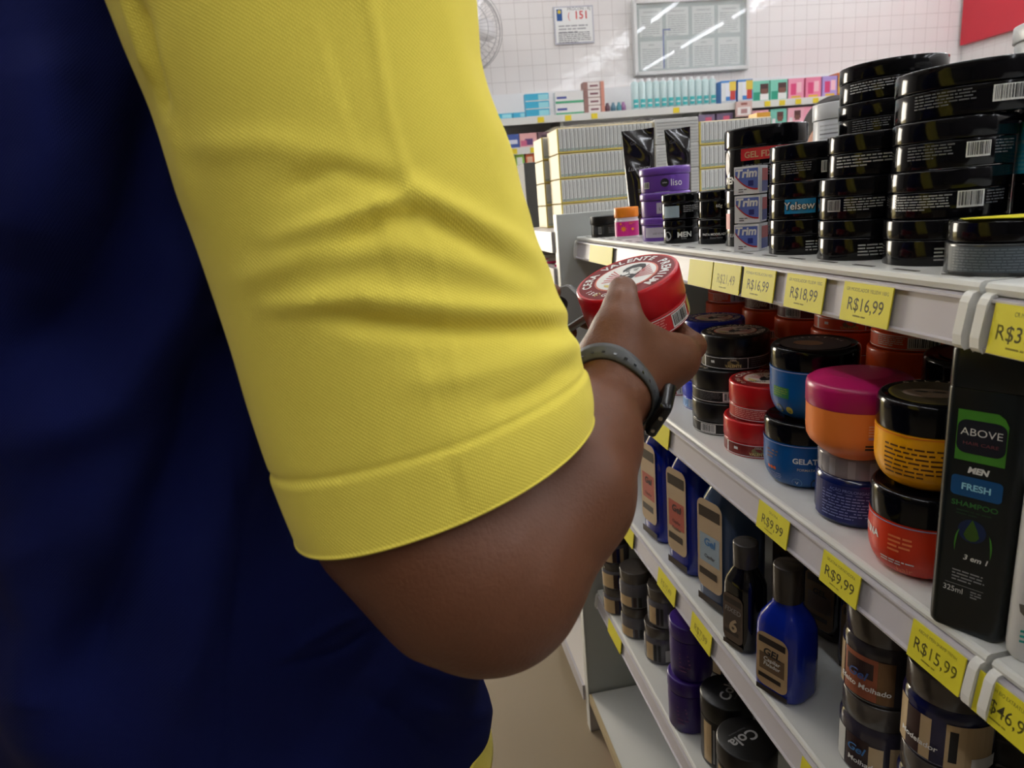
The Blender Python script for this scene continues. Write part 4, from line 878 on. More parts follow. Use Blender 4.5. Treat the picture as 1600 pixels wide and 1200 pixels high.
gel_bottle(.409, .748, Z3, -70, M('black_gel_bottle', (14, 12, 14), .1, spec=.7), .158, .026, .024, 'black bottle reading FIXED 6 between the clear and the blue bottle', (M('brown_label', (88, 72, 62), .3), M('brown_label2', (70, 58, 52), .3), ('6', .028, .22, CREAML), [('FIXED', .0105, .62, GREYTXT)]), None, capr=.0165, caph=.034, sh=.76, capmat=M('smoky_cap', (66, 62, 60), .2))
gel_bottle(.413, .654, Z3, -66, BG, .176, .033, .029, 'blue gel bottle with a smoky cap and a gold label, nearest in the row', (M('gold_label', (190, 160, 120), .25), M('gold_label2', (110, 88, 66), .25), ('GEL', .014, .60, INK), [('Capilar', .008, .49, WHITE), ('Fixador', .0075, .40, WHITE)]), None, capr=.0175, caph=.046, capmat=M('smoky_cap2', (56, 50, 46), .25))
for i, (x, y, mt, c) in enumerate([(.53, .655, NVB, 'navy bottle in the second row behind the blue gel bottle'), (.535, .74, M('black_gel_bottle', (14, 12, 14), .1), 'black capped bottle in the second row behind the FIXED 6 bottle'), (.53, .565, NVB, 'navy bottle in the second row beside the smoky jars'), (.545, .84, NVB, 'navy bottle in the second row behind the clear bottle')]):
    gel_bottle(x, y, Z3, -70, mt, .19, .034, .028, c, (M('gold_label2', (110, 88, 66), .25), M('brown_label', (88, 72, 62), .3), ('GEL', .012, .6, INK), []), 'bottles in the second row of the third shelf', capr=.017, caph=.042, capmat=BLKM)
# smoky gel jars, bottom right
def smoky_jar(x, y, z, label, r, h, tone, cols, words_, rz=0., group='smoky gel jars', lidf=.30, inner=None):
    R0 = jar_root('gel_jar', x, y, z, label, group, rz=rz); lid = h * lidf; hb = h - lid
    m = MB(); m.lathe([(r * .88, 0), (r * .97, .002), (r, .006), (r, hb * .86), (r * .96, hb * .95), (r * .90, hb - .0004)], M('jar_wall_%d_%d_%d' % tone, tone, .12, spec=.7), 64); sub(m, 'body', R0)
    m = MB(); m.lathe([(r * .93, hb), (r * .95, hb + .001), (r * .95, h - .002), (r * .935, h), (r * .90, h - .0006), (.001, h - .0008)], M('smoky_lid', (74, 68, 64), .18, spec=.7), 64); sub(m, 'lid', R0)
    m = MB(); f_ = cyl(r, 0, 0, .0004)
    for i_, (a, b, c, d, mt) in enumerate(cols): m.rect(a * r, b * r, hb * c, hb * d, lay(f_, i_), mt, 8)
    for (t, sz, xx, yy, mt, sh_) in words_: m.text(t, sz, xx * r, hb * yy, lay(f_, 7), mt, bold=.02, shear=sh_)
    sub(m, 'label', R0); return R0, f_, hb
COP = M('copper_label', (150, 84, 60), .3, metal=.3); DKL = M('dark_plum_label', (46, 24, 26), .35); GOLD = M('pale_gold_label', (206, 180, 140), .25, metal=.2); BW = M('blue_wave_print', (60, 90, 150), .4); NVL = M('navy_gel2', (18, 22, 72), .12, spec=.7)
smoky_jar(.4455, .530, Z3, 'lower smoky gel jar at the bottom of the left pair', .0385, .093, (50, 46, 58), [(-1.3, -.9, .1, .75, M('pale_jar_label', (190, 190, 186), .3)), (-.85, -.2, .1, .75, DKL), (-.2, .15, .15, .7, GOLD), (.3, 1.2, .12, .75, GOLD), (.55, .75, .2, .65, BW)], [('Gel', .013, -.55, .48, BLP, .3), ('Molhado', .0085, -.35, .28, WHITE, .1)])
smoky_jar(.4455, .530, Z3 + .0935, 'smoky gel jar reading Gel Efeito Molhado, top of the left pair', .0385, .1, (50, 46, 50), [(-1.4, -1.12, .1, .8, GOLD), (-1.05, -.1, .1, .8, COP), (-.95, -.2, .45, .72, DKL), (-.1, .3, .1, .8, M('bronze_label', (120, 90, 60), .25, metal=.4))], [('Gel', .014, -.62, .42, BW, .3), ('Efeito Molhado', .0085, -.45, .26, WHITE, .1)])
smoky_jar(.449, .449, Z3, 'navy gel jar below the one reading Modelador', .0375, .093, (16, 20, 60), [(-1.3, .4, .1, .75, GOLD)], [])
R0, f_, hb = smoky_jar(.449, .449, Z3 + .0935, 'navy gel jar with a gold label, under the R$15,99 tag', .0375, .09, (16, 20, 64), [(-1.3, -.95, .1, .85, GOLD), (-.95, -.55, .1, .8, DKL), (-.55, -.3, .1, .8, GOLD), (.0, 1.1, .08, .82, GOLD), (.08, .25, .2, .72, INK), (.55, 1.2, .1, .3, WHITE)], [('Modelador', .0078, -.6, .30, WHITE, .1)])
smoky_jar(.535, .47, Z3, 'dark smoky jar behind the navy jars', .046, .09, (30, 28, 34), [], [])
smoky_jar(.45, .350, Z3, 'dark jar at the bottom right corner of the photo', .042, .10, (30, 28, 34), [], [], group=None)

# ------------------------------------------------------------------ fourth shelf
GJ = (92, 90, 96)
def sj(x, y, z, label, r, h, kind=0, tone=GJ, group='small gel jars on the fourth shelf'):
    c = [[(-1.2, -.2, .1, .85, GOLD), (-.2, .1, .1, .85, DKL), (.1, .3, .1, .85, NVL), (.35, .6, .1, .85, GOLD)], [(-1.2, -.3, .1, .5, GOLD), (-.2, 0, .1, .5, DKL), (.1, .3, .1, .5, INK)], [(-1.0, -.5, .15, .8, GOLD), (-.45, -.3, .15, .8, INK), (-.2, -.05, .15, .8, INK), (.2, .9, .15, .6, M('pale_jar_label', (190, 190, 186), .3))]][kind]
    return smoky_jar(x, y, z, label, r, h, tone, c, [], group=group)
for k, w_ in enumerate(('lowest', 'second', 'third', 'top')): sj(.407, 1.34, Z4 + k * .0665, 'small grey gel jar in the farthest stack on the fourth shelf, %s' % w_, .033, .066, 0)
sj(.422, 1.245, Z4, 'grey gel jar with a gold label, lower of the second stack', .036, .075, 1); sj(.422, 1.245, Z4 + .0755, 'plain grey gel jar, upper of the second stack', .036, .085, 1)
sj(.441, 1.152, Z4, 'clear gel jar with striped gold label, lower of the third stack', .036, .085, 2); sj(.447, 1.148, Z4 + .0855, 'clear gel jar, upper of the third stack', .034, .085, 2)
PU2 = M('deep_purple_plastic', (52, 22, 112), .3)
for k, (hh, w_) in enumerate([(.108, 'on the fourth shelf, with faint pink print'), (.108, 'stacked on the other purple tub')]):
    R0 = jar_root('cream_tub', .419 + .006 * k, .966, Z4 + k * .1085, 'deep purple hair cream tub %s' % w_, 'deep purple tubs', 'tub')
    m = MB(); m.lathe([(.033, 0), (.0365, .004), (.0375, .06), (.037, .078)], PU2, 56); sub(m, 'body', R0); m = MB(); m.lathe(cylbody(.038, .0783, .107, .003) + [(.001, .1068)], PU2); sub(m, 'lid', R0)
    m = MB(); f_ = cyl(.0372, 0, 0, .0006); m.words(-.022, .0, .055, 5, .008, f_, M('dim_pink_print', (120, 70, 130), .5), 3, fill=.3); sub(m, 'label', R0)
for k, (x, y, t1, lab_) in enumerate([(.446, .876, 'Cola', 'black gel tub with lettering on its lid, left of two on the fourth shelf'), (.431, .782, 'Cola', 'black gel tub reading Cola on its lid, at the bottom edge of the photo')]):
    R0 = jar_root('gel_tub', x, y, Z4, lab_, 'black tubs on the fourth shelf', 'tub', rz=(15, 5)[k]); r = (.043, .045)[k]; h = (.13, .125)[k]
    m = MB(); m.lathe([(r * .9, 0), (r * .97, .003), (r * .985, .01), (r * .985, h * .72)], BLKM, 64); sub(m, 'body', R0)
    m = MB(); m.lathe(cylbody(r, h * .725, h - .0006, .002) + [(r * .95, h - .0004), (.001, h - .0004)], BLKM, 64); sub(m, 'lid', R0)
    m = MB(); tf = topmap(h - .0004, 90 + (60, -140)[k]); m.text(t1, .026, .004, -.010, tf, GREYTXT, bold=.02); m.text('Fixacao maxima', .005, .004, -.018, tf, DIMTXT); sub(m, 'lid_art', R0)
    m = MB(); f_ = cyl(r * .985, 0, 0); m.rect(-r * 1.25, -r * .85, h * .08, h * .68, f_, GOLD, 4)
    for a in (-.78, -.6, -.42): m.rect(a * r, a * r + r * .08, h * .1, h * .62, f_, GREYTXT, 2)
    m.rect(-.2 * r, r * .8, h * .15, h * .6, f_, GOLD, 8); sub(m, 'label', R0)
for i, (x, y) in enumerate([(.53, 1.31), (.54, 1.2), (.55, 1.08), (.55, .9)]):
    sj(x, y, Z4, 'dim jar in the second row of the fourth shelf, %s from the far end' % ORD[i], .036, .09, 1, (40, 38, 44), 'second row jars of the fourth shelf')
# base deck
R0 = empty('clear_bottle', (.47, 1.02, .1205), -75 * D2R, 'clear empty-looking bottle standing on the base deck of the gondola', 'bottle')
CB = M('clear_bottle_plastic', (190, 188, 190), .08, alpha=.4, spec=.8); m = MB(); loft(m, [[(p[0] * s_, p[1] * s_, z) for p in rrect(.034, .024, .012)] for z, s_ in ((0, .9), (.005, 1), (.11, 1), (.135, .8), (.15, .45), (.155, .42))], CB); sub(m, 'body', R0)
m = MB(); m.lathe(cylbody(.014, .1552, .185), SMK, 28); sub(m, 'cap', R0)
# ================================================================== PACKS AND END DISPLAY BEYOND THE GONDOLA
CARD = M('cream_carton_card', (236, 220, 176), .5); CARDY = M('yellow_carton_rim', (216, 196, 96), .45); SHR = M('wrapped_pack_white', (206, 206, 202), .3); VIALG = M('grey_vial_side', (168, 170, 168), .35); VIALW = M('white_vial', (216, 217, 214), .3)
FILM = M('shrink_film', (240, 240, 240), .12, alpha=.18, spec=.9)
def tray(name, x0, x1, y0, y1, z0, z1, label, group, nv=24, plain=False):
    R0 = empty(name, ((x0 + x1) / 2, (y0 + y1) / 2, z0), 0, label, 'box', group); cx, cy = R0.location.x, R0.location.y
    X0, X1, Y0, Y1, Hh = x0 - cx, x1 - cx, y0 - cy, y1 - cy, z1 - z0
    m = MB(); m.box(X0, X1, Y0 + .001, Y1, 0, Hh - .0006, CARD if not plain else SHR); bev(sub(m, 'carton', R0), .002)
    m = MB()
    if plain:
        for k in range(7): m.box(X0 + .004, X1 - .002, Y0 - .0004, Y0 + .002, Hh * (.08 + k * .125), Hh * (.08 + k * .125) + .0015, VIALG)
    else:
        m.box(X0, X1, Y0 - .0012, Y0 + .002, 0, .003, CARDY); m.box(X0, X0 + .003, Y0 - .0012, Y0 + .002, .003, Hh - .001, CARDY)
        st = (X1 - X0 - .006) / nv
        for k in range(nv):
            xa = X0 + .004 + k * st; m.box(xa, xa + st * .78, Y0 - .0008, Y0 + .002, .004, Hh * .95, VIALW); m.box(xa + st * .25, xa + st * .38, Y0 - .0012, Y0, .012, Hh * .85, VIALG); m.box(xa + st * .78, xa + st, Y0 + .0002, Y0 + .002, .004, Hh * .93, M('pack_gap', (138, 140, 136), .5))
            m.box(xa + .0008, xa + st * .7, Y0 - .0014, Y0, .005, .010, M('vial_print', (150, 168, 160), .4))
    sub(m, 'carton_front', R0)
    return R0
# packs stand on the top deck of the end display
def cX(px, py, y): return atY(px, py, y)[0]
def cZ(px, py, y): return atY(px, py, y)[2]
YP = 1.60
xa, xb = cX(873, 260, YP), cX(1022, 250, YP); zt = cZ(900, 196, YP); hh = cZ(900, 238, YP) ; step = (cZ(900, 198, YP) - cZ(900, 278, YP)) / 2
ztop = cZ(880, 199, YP); NL = 4; zb0 = ztop - NL * step
LVN = ['lowest', 'second', 'third', 'top']
for k in range(NL): tray('wrapped_pack', xa, xb, YP, YP + .10, zb0 + k * step, zb0 + (k + 1) * step - .0006, 'shrink-wrapped tray of white vials facing the camera, %s level of the left block' % LVN[k], 'wrapped vial packs, left block')
x2, x3 = cX(1024, 250, YP), cX(1091, 240, YP); zt2 = cZ(1050, 184, YP)
n2 = 4; s2 = (zt2 - zb0) / n2
for k in range(n2): tray('wrapped_pack', x2, x3, YP - .005, YP + .12, zb0 + k * s2, zb0 + (k + 1) * s2 - .0006, 'plain white wrapped pack seen end-on, %s level of the middle block' % LVN[k], 'plain wrapped packs, middle block', plain=True)
x4, x5 = cX(1093, 240, YP), cX(1205, 235, YP); zt3 = cZ(1120, 187, YP); s3 = (zt3 - zb0) / 4
for k in range(4): tray('wrapped_pack', x4, x5, YP, YP + .10, zb0 + k * s3, zb0 + (k + 1) * s3 - .0006, 'shrink-wrapped tray of white vials, %s level of the right block behind the black tubs' % LVN[k], 'wrapped vial packs, right block', nv=16)
# second row behind, its bright end towards the entrance
for k in range(4): tray('wrapped_pack', xa - .012, xa + .10, YP + .115, YP + .21, zb0 + k * step * .97, zb0 + (k + 1) * step * .97 - .0006, 'cream wrapped pack lit by the daylight from the entrance, %s in the rear block' % LVN[k], 'rear wrapped packs')
m = MB(); m.box(cX(1186, 190, YP), cX(1207, 190, YP), YP + .01, YP + .05, zt3, zt3 + .010, M('orange_flash', (230, 170, 60), .4)); tag(m.build('orange_carton'), 'small orange carton lying on the right block of wrapped packs', 'box')
# crumpled film over the left block
rr = random.Random(3); vs = []; fs = []; nx, ny = 40, 10
for j in range(ny + 1):
    for i in range(nx + 1):
        u_ = i / nx; v_ = j / ny; vs.append((xa - .004 + (xb - xa + .006) * u_, YP - .003 + .105 * v_, ztop + .0006 + rr.uniform(0, .004) * (1 if 0 < i < nx else 1.6)))
for j in range(ny):
    for i in range(nx): a = j * (nx + 1) + i; fs.append((a, a + 1, a + nx + 2, a + nx + 1))
m = MB(); m.add(vs, fs, FILM, True)
ob = m.build('shrink_film'); tag(ob, 'crumpled clear shrink film lying over the top of the left wrapped packs', 'film'); ob.modifiers.new('s', 'SOLIDIFY').thickness = .0003
# end display: shelves facing the entrance side
R0 = empty('end_display', (.57, 1.62, 0), 0, 'white end-of-aisle display standing against the grey gondola end panel', 'display')
ex, ey = .57, 1.62; X0, X1 = .342 - ex, .93 - ex
WD = M('end_display_white', (218, 212, 206), .4)
m = MB(); m.box(X1 - .0, X1 + .012, YE + .036 - ey, 1.86 - ey, 0, zb0 - .02, WD); sub(m, 'back_panel', R0)
for i, z in enumerate((zb0 - .0006, cZ(855, 415, 1.55), cZ(850, 470, 1.55) , .78, .45, .12)):
    m = MB(); m.box(X0 + .0, X1 - .001, YE + .036 - ey, 1.86 - ey, z - .016, z, WD); m.box(X0 - .006, X0, YE + .036 - ey, 1.86 - ey, z - .045, z, RAILC); sub(m, 'display_shelf', R0)
m = MB(); m.box(X0 + .01, X1, 1.86 - ey, 1.872 - ey, 0, zb0 - .017, WD); sub(m, 'end_panel', R0)
zs_ = [cZ(855, 415, 1.55), cZ(850, 470, 1.55), .78, .45, .12]
# products on it
m = MB(); za = zs_[0] + .0005
for i, (y, rgb, l) in enumerate([(1.50, (224, 50, 124), 'white pack with a magenta swoosh on the end display, nearest'), (1.60, (224, 50, 124), 'white pack with a magenta swoosh on the end display, second'), (1.70, (200, 60, 80), 'white and red pack at the back of the end display')]):
    R1 = empty('hygiene_pack', (.40, y, za), -25 * D2R, l, 'pack', 'packs on the end display'); m = MB(); hh_ = min(.085, zb0 - .07 - za); m.box(-.045, .045, -.03, .03, 0, hh_, M('pack_white', (222, 214, 212), .4)); bev(sub(m, 'pack_body', R1), .004)
    m = MB(); pf = plane((0, -.03, 0), (1, 0, 0), (0, 0, 1), (0, -1, 0)); c = [(-.044, .004), (.044, .004), (.044, .014), (.02, .022), (.0, .040), (-.02, .052), (-.044, .05)]; m.add([pf(p[0], p[1] * hh_ / .085) for p in c], [tuple(range(len(c)))], M('magenta_print', (224, 50, 124), .4))
    m.rect(-.040, -.030, hh_ * .8, hh_ * .88, pf, DIMTXT); pf2 = plane((-.045, 0, 0), (0, -1, 0), (0, 0, 1), (-1, 0, 0)); m.rect(-.029, .029, hh_ * .05, hh_ * .5, pf2, M('magenta_print', (224, 50, 124), .4)); sub(m, 'print', R1)
for i in range(4):
    R1 = empty('grey_carton', (.395, 1.49 + i * .085, zs_[1] + .0005), 0, 'grey patterned carton on the end display, %s from the gondola' % ORD[i], 'box', 'grey cartons on the end display'); hh_ = max(.02, zs_[0] - .05 - zs_[1]); m = MB(); m.box(-.04, .04, -.038, .038, 0, hh_, M('carton_grey_pink', (176, 160, 158), .4)); sub(m, 'carton', R1)
    m = MB(); pf2 = plane((-.04, 0, 0), (0, -1, 0), (0, 0, 1), (-1, 0, 0)); m.words(-.03, .03, hh_ * .85, 4, hh_ * .2, pf2, DIMTXT, i); sub(m, 'print', R1)
# colourful tub beside the gondola, low on the end display
xq, zq = atY(902, 1050, 1.54)[0], atY(902, 1052, 1.54)[2]
R0 = empty('shaker_bottle', (xq + .012, 1.54, .451), 0, 'red and yellow tub with a white lid seen beyond the lower end panel', 'tub')
TR = M('tub_red', (170, 60, 40), .35); TY = M('tub_yellow', (176, 150, 30), .35)
hh_ = .16
m = MB(); m.lathe([(.030, 0), (.034, .005), (.032, .03), (.034, .06), (.032, .09), (.034, .12), (.031, .135)], TR, 32); sub(m, 'body', R0); m = MB(); m.lathe(cylbody(.033, .1352, .162) + [(.001, .1618)], PALE, 32); sub(m, 'lid', R0)
m = MB(); f_ = cyl(.0345, -120, 0); m.rect(-.05, .05, .045, .1, f_, TY, 20); m.rect(-.03, .03, .102, .12, f_, M('tub_green', (50, 80, 30), .4), 12); sub(m, 'label', R0)
xd = atY(836, 290, 2.1); m = MB(); m.box(-.03, .03, -.25, .25, 0, atY(836, 253, 2.1)[2], M('dark_grey_display_panel', (66, 68, 68), .6)); ob = m.build('display_panel', None, (xd[0], 2.35, 0)); bev(ob); tag(ob, 'dark grey upright display panel left of the wrapped packs', 'panel')
# ================================================================== PEOPLE
def skin_mat():
    m = M('brown_skin', (106, 66, 44), .5, spec=.4, noise=.06, nscale=14, bump=.35, bscale=420)
    b = m.node_tree.nodes['Principled BSDF']; b.inputs['Subsurface Weight'].default_value = .08
    b.inputs['Subsurface Radius'].default_value = (.01, .004, .002); b.inputs['Subsurface Scale'].default_value = .3
    return m
SKIN = skin_mat()
class Field:
    """smooth union of round cones sampled on a grid and meshed with surface nets"""
    def __init__(s, lo, hi, vox):
        s.lo = np.array(lo, float); s.vox = vox; s.n = np.ceil((np.array(hi) - s.lo) / vox).astype(int) + 1
        s.g = np.full(s.n, 1.0, np.float32)
    def cone(s, a, b, ra, rb, k=.01, flat=None):
        """round cone a-b; flat=(unit axis, factor) squashes it along an axis"""
        a = np.array(a, float); b = np.array(b, float); mg = max(ra, rb) * (1.0 if not flat else 1.5) + k + 4 * s.vox
        i0 = np.clip(np.floor((np.minimum(a, b) - mg - s.lo) / s.vox).astype(int), 0, s.n); i1 = np.clip(np.ceil((np.maximum(a, b) + mg - s.lo) / s.vox).astype(int) + 1, 0, s.n)
        if (i1 <= i0).any(): return
        ax = [(s.lo[d] + s.vox * np.arange(i0[d], i1[d])).astype(np.float32) for d in range(3)]
        X, Y, Z = np.meshgrid(*ax, indexing='ij', sparse=True)
        dx, dy, dz = X - a[0], Y - a[1], Z - a[2]; ab = b - a; L2 = float(ab @ ab) + 1e-12
        t = np.clip((dx * ab[0] + dy * ab[1] + dz * ab[2]) / L2, 0, 1)
        qx, qy, qz = dx - t * ab[0], dy - t * ab[1], dz - t * ab[2]
        d2 = qx * qx + qy * qy + qz * qz
        if flat:
            w, f_ = flat; w = np.array(w, float); w /= np.linalg.norm(w); q = qx * w[0] + qy * w[1] + qz * w[2]; d2 = d2 + q * q * (1 / (f_ * f_) - 1)
        d = np.sqrt(d2) - (ra + (rb - ra) * t)
        sl = tuple(slice(i0[j], i1[j]) for j in range(3)); g = s.g[sl]
        h = np.maximum(k - np.abs(g - d), 0) / k
        s.g[sl] = np.minimum(g, d) - h * h * k * .25
    def cut(s, c, r, k=.004):
        X, Y, Z = np.meshgrid(*[(s.lo[d] + s.vox * np.arange(s.n[d])).astype(np.float32) for d in range(3)], indexing='ij', sparse=True)
        d = -(np.sqrt((X - c[0]) ** 2 + (Y - c[1]) ** 2 + (Z - c[2]) ** 2) - r); h = np.maximum(k - np.abs(s.g - d), 0) / k
        s.g = np.maximum(s.g, d) + h * h * k * .25
    def at(s, P):
        q = (np.asarray(P) - s.lo) / s.vox; i = np.floor(q).astype(int)
        if (i < 0).any() or (i >= s.n - 1).any(): return 1.
        f_ = q - i; r = 0.
        for c in range(8):
            o = np.array([c & 1, c >> 1 & 1, c >> 2 & 1]); r += s.g[tuple(i + o)] * np.prod(np.where(o, f_, 1 - f_))
        return float(r)
    def mesh(s, smooth=2):
        g = s.g; ins = g < 0; nx, ny, nz = s.n
        corner = [ins[i:nx - 1 + i, j:ny - 1 + j, k:nz - 1 + k] for i in (0, 1) for j in (0, 1) for k in (0, 1)]
        cnt = sum(c.astype(np.int8) for c in corner); act = (cnt > 0) & (cnt < 8)
        idx = np.full(act.shape, -1, np.int64); A = np.argwhere(act); idx[tuple(A.T)] = np.arange(len(A))
        acc = np.zeros((len(A), 3)); num = np.zeros(len(A)); i, j, k = A.T
        for d in range(3):
            e = [0, 0, 0]; e[d] = 1; o1, o2 = [q for q in range(3) if q != d]
            for a in (0, 1):
                for b in (0, 1):
                    o = [0, 0, 0]; o[o1] = a; o[o2] = b
                    v0 = g[i + o[0], j + o[1], k + o[2]]; v1 = g[i + o[0] + e[0], j + o[1] + e[1], k + o[2] + e[2]]
                    x = (v0 < 0) != (v1 < 0); t = np.where(x, v0 / np.where(x, v0 - v1, 1), 0)
                    P = np.stack([np.full(len(A), float(q)) for q in o], 1); P[:, d] += t
                    acc[x] += P[x]; num += x
        V = (A + acc / num[:, None]) * s.vox + s.lo
        F = []
        for d in range(3):
            o1, o2 = [(1, 2), (2, 0), (0, 1)][d]
            sl0 = [slice(1, -1)] * 3; sl0[d] = slice(0, s.n[d] - 1); sl1 = list(sl0); sl1[d] = slice(1, s.n[d])
            a = ins[tuple(sl0)]; b = ins[tuple(sl1)]; ch = np.argwhere(a != b)
            base = ch + np.array([0 if q == d else 1 for q in range(3)])
            def I(da, db): c = base.copy(); c[:, o1] -= da; c[:, o2] -= db; return idx[tuple(c.T)]
            q = np.stack([I(1, 1), I(0, 1), I(0, 0), I(1, 0)], 1); fl = ~a[tuple(ch.T)]
            q[fl] = q[fl][:, ::-1]; F.append(q)
        F = np.concatenate(F); F = F[(F >= 0).all(1)]
        E = np.concatenate([F[:, [0, 1]], F[:, [1, 2]], F[:, [2, 3]], F[:, [3, 0]]]); E = np.concatenate([E, E[:, ::-1]])
        deg = np.bincount(E[:, 0], minlength=len(V)).astype(float)
        for _ in range(smooth):
            S = np.stack([np.bincount(E[:, 0], V[E[:, 1], c], len(V)) for c in range(3)], 1) / np.maximum(deg, 1)[:, None]; V = V * .4 + S * .6
        return V, F
def meshobj(name, parts, mat, parent=None, loc=(0, 0, 0)):
    vs, fs, b = [], [], 0
    for V, F in parts: vs.append(V - np.array(loc)); fs.append(F + b); b += len(V)
    V = np.concatenate(vs); F = np.concatenate(fs); me = bpy.data.meshes.new(name)
    me.from_pydata(V.tolist(), [], F.tolist()); me.polygons.foreach_set('use_smooth', [True] * len(F)); me.materials.append(mat); me.update()
    o = bpy.data.objects.new(name, me); COL.objects.link(o)
    if parent: o.parent = parent
    return o
def unit(v): v = np.array(v, float); return v / np.linalg.norm(v)

# ---- the held wax tin: its own frame (lid centre, u to the right, v towards the viewer, A up)
JO = at(978, 431, .596); JA = unit(RM @ np.array([-.337, -.836, -.433])); JU = unit([.9572, -.0681, .2812]); JU = unit(JU - JU @ JA * JA); JV = np.cross(JU, JA)
def jf(a, b, c): return JO + a * JU + b * JV + c * JA
R0 = wax_jar(0, 0, 0, (190, 24, 34), 'red hair wax tin with a bearded face on its lid, held in the right hand', '', None, r=.047, h=.048, bandrgb=(196, 40, 44), full=True, seed=9, name='held_wax_jar')
ROT = 0 * D2R
Xl = -JU * 0 + (JV * math.cos(ROT) + JU * math.sin(ROT)); Zl = JA; Yl = np.cross(Zl, Xl)      # local +X faces the viewer
R0.rotation_euler = Matrix([[Xl[i], Yl[i], Zl[i]] for i in range(3)]).to_euler(); R0.location = tuple(JO - JA * .048)
R0['category'] = 'jar'

# ---- right arm and hand
W_ = jf(-.060, .101, -.046)
E1 = at(735, 878, .40)
PERS = (-.252, .655)
lo = np.array([-.16, .22, H - .36]); hi = np.array([.30, .70, H + .16])
A_ = Field(lo, hi, .0024)
sh = at(470, -60, .375)
A_.cone(sh, at(560, 560, .412), .050, .056, .02)
A_.cone(at(560, 560, .412), at(648, 775, .412), .056, .058, .02)
A_.cone(at(648, 785, .410), at(733, 880, .402), .0585, .0535, .03)
A_.cone(at(733, 880, .400), at(768, 905, .402), .0535, .045, .03)
A_.cone(at(768, 880, .405), at(872, 765, .435), .052, .0465, .03)
A_.cone(at(872, 765, .435), at(915, 692, .475), .0465, .0365, .02)
A_.cone(at(915, 692, .475), W_, .0355, .0265, .02)
PN = unit(np.cross(JU * .3 + JV, JA))
# palm: wrist to the four knuckles
K1, K2, K3, K4 = jf(.004, .067, -.060), jf(-.012, .066, -.074), jf(-.027, .069, -.086), jf(-.042, .075, -.094)
TC = jf(-.052, .092, -.026)
A_.cone(W_, K1, .026, .0150, .018); A_.cone(W_, K2, .024, .0145, .014); A_.cone(W_, K3, .023, .0135, .014); A_.cone(W_, K4, .022, .0125, .014)
A_.cone(W_, TC, .026, .019, .018); A_.cone(TC, K1, .018, .0150, .018); A_.cone(TC, jf(-.02, .072, -.036), .019, .014, .016)
# thumb over the rim onto the lid
T1, T2, T3 = jf(-.037, .082, -.010), jf(-.0265, .066, .001), jf(-.017, .0465, .0065)
A_.cone(TC, T1, .0215, .0185, .012); A_.cone(T1, T2, .0180, .0142, .008); A_.cone(T2, T3, .0142, .0124, .006)
A_.cone(T1, K1, .0150, .0140, .016)
# fingers under the tin
def finger(F_, pts, rs, k0=.008):
    for i in range(len(pts) - 1): F_.cone(pts[i], pts[i + 1], rs[i], rs[i + 1], k0 if i == 0 else .003)
finger(A_, [K1, jf(.030, .040, -.070), jf(.026, .014, -.062), jf(.010, .002, -.0585)], [.0148, .0122, .0105, .0088], .012)
finger(A_, [K2, jf(.012, .034, -.086), jf(.004, .008, -.076), jf(-.010, -.006, -.0600)], [.0140, .0112, .0098, .0085])
finger(A_, [K3, jf(-.008, .036, -.096), jf(-.014, .012, -.084), jf(-.028, -.002, -.064)], [.0132, .0105, .0092, .0080])
finger(A_, [K4, jf(-.030, .048, -.098), jf(-.036, .026, -.088), jf(-.044, .010, -.070)], [.0122, .0096, .0085, .0074])
VF_arm = A_.mesh(2)

# ---- left hand with the phone
LP = at(862, 500, .70)
Lf = Field([-.12, .50, H - .30], [.30, 1.0, H + .06], .003)
LH_ = at(850, 530, .73); LE = np.array([-.06, .92, H - .22])
Lf.cone(LE, at(830, 545, .74), .042, .028, .02); Lf.cone(at(830, 545, .74), LH_, .028, .026, .02)
PHO = at(876, 486, .69); PX = unit(at(905, 466, .69) - at(862, 494, .69)); PNn = unit(np.array([-.25, -.30, .92])); PNn = unit(PNn - PNn @ PX * PX); PYv = np.cross(PNn, PX)
def pf_(a, b, c): return PHO + a * PX + b * PYv + c * PNn
for i, a in enumerate((.012, -.008, -.028, -.046)):
    finger(Lf, [LH_ + PX * (a * .3) , pf_(a - .006, .030, -.020), pf_(a, .006, -.0165), pf_(a + .003, -.022, -.0150)], [.016, .0095, .0088, .0078])
finger(Lf, [LH_, pf_(-.045, .050, -.002), pf_(-.020, .036, .0155), pf_(.006, .020, .0125)], [.018, .0135, .0108, .0088])
VF_l = Lf.mesh(2)

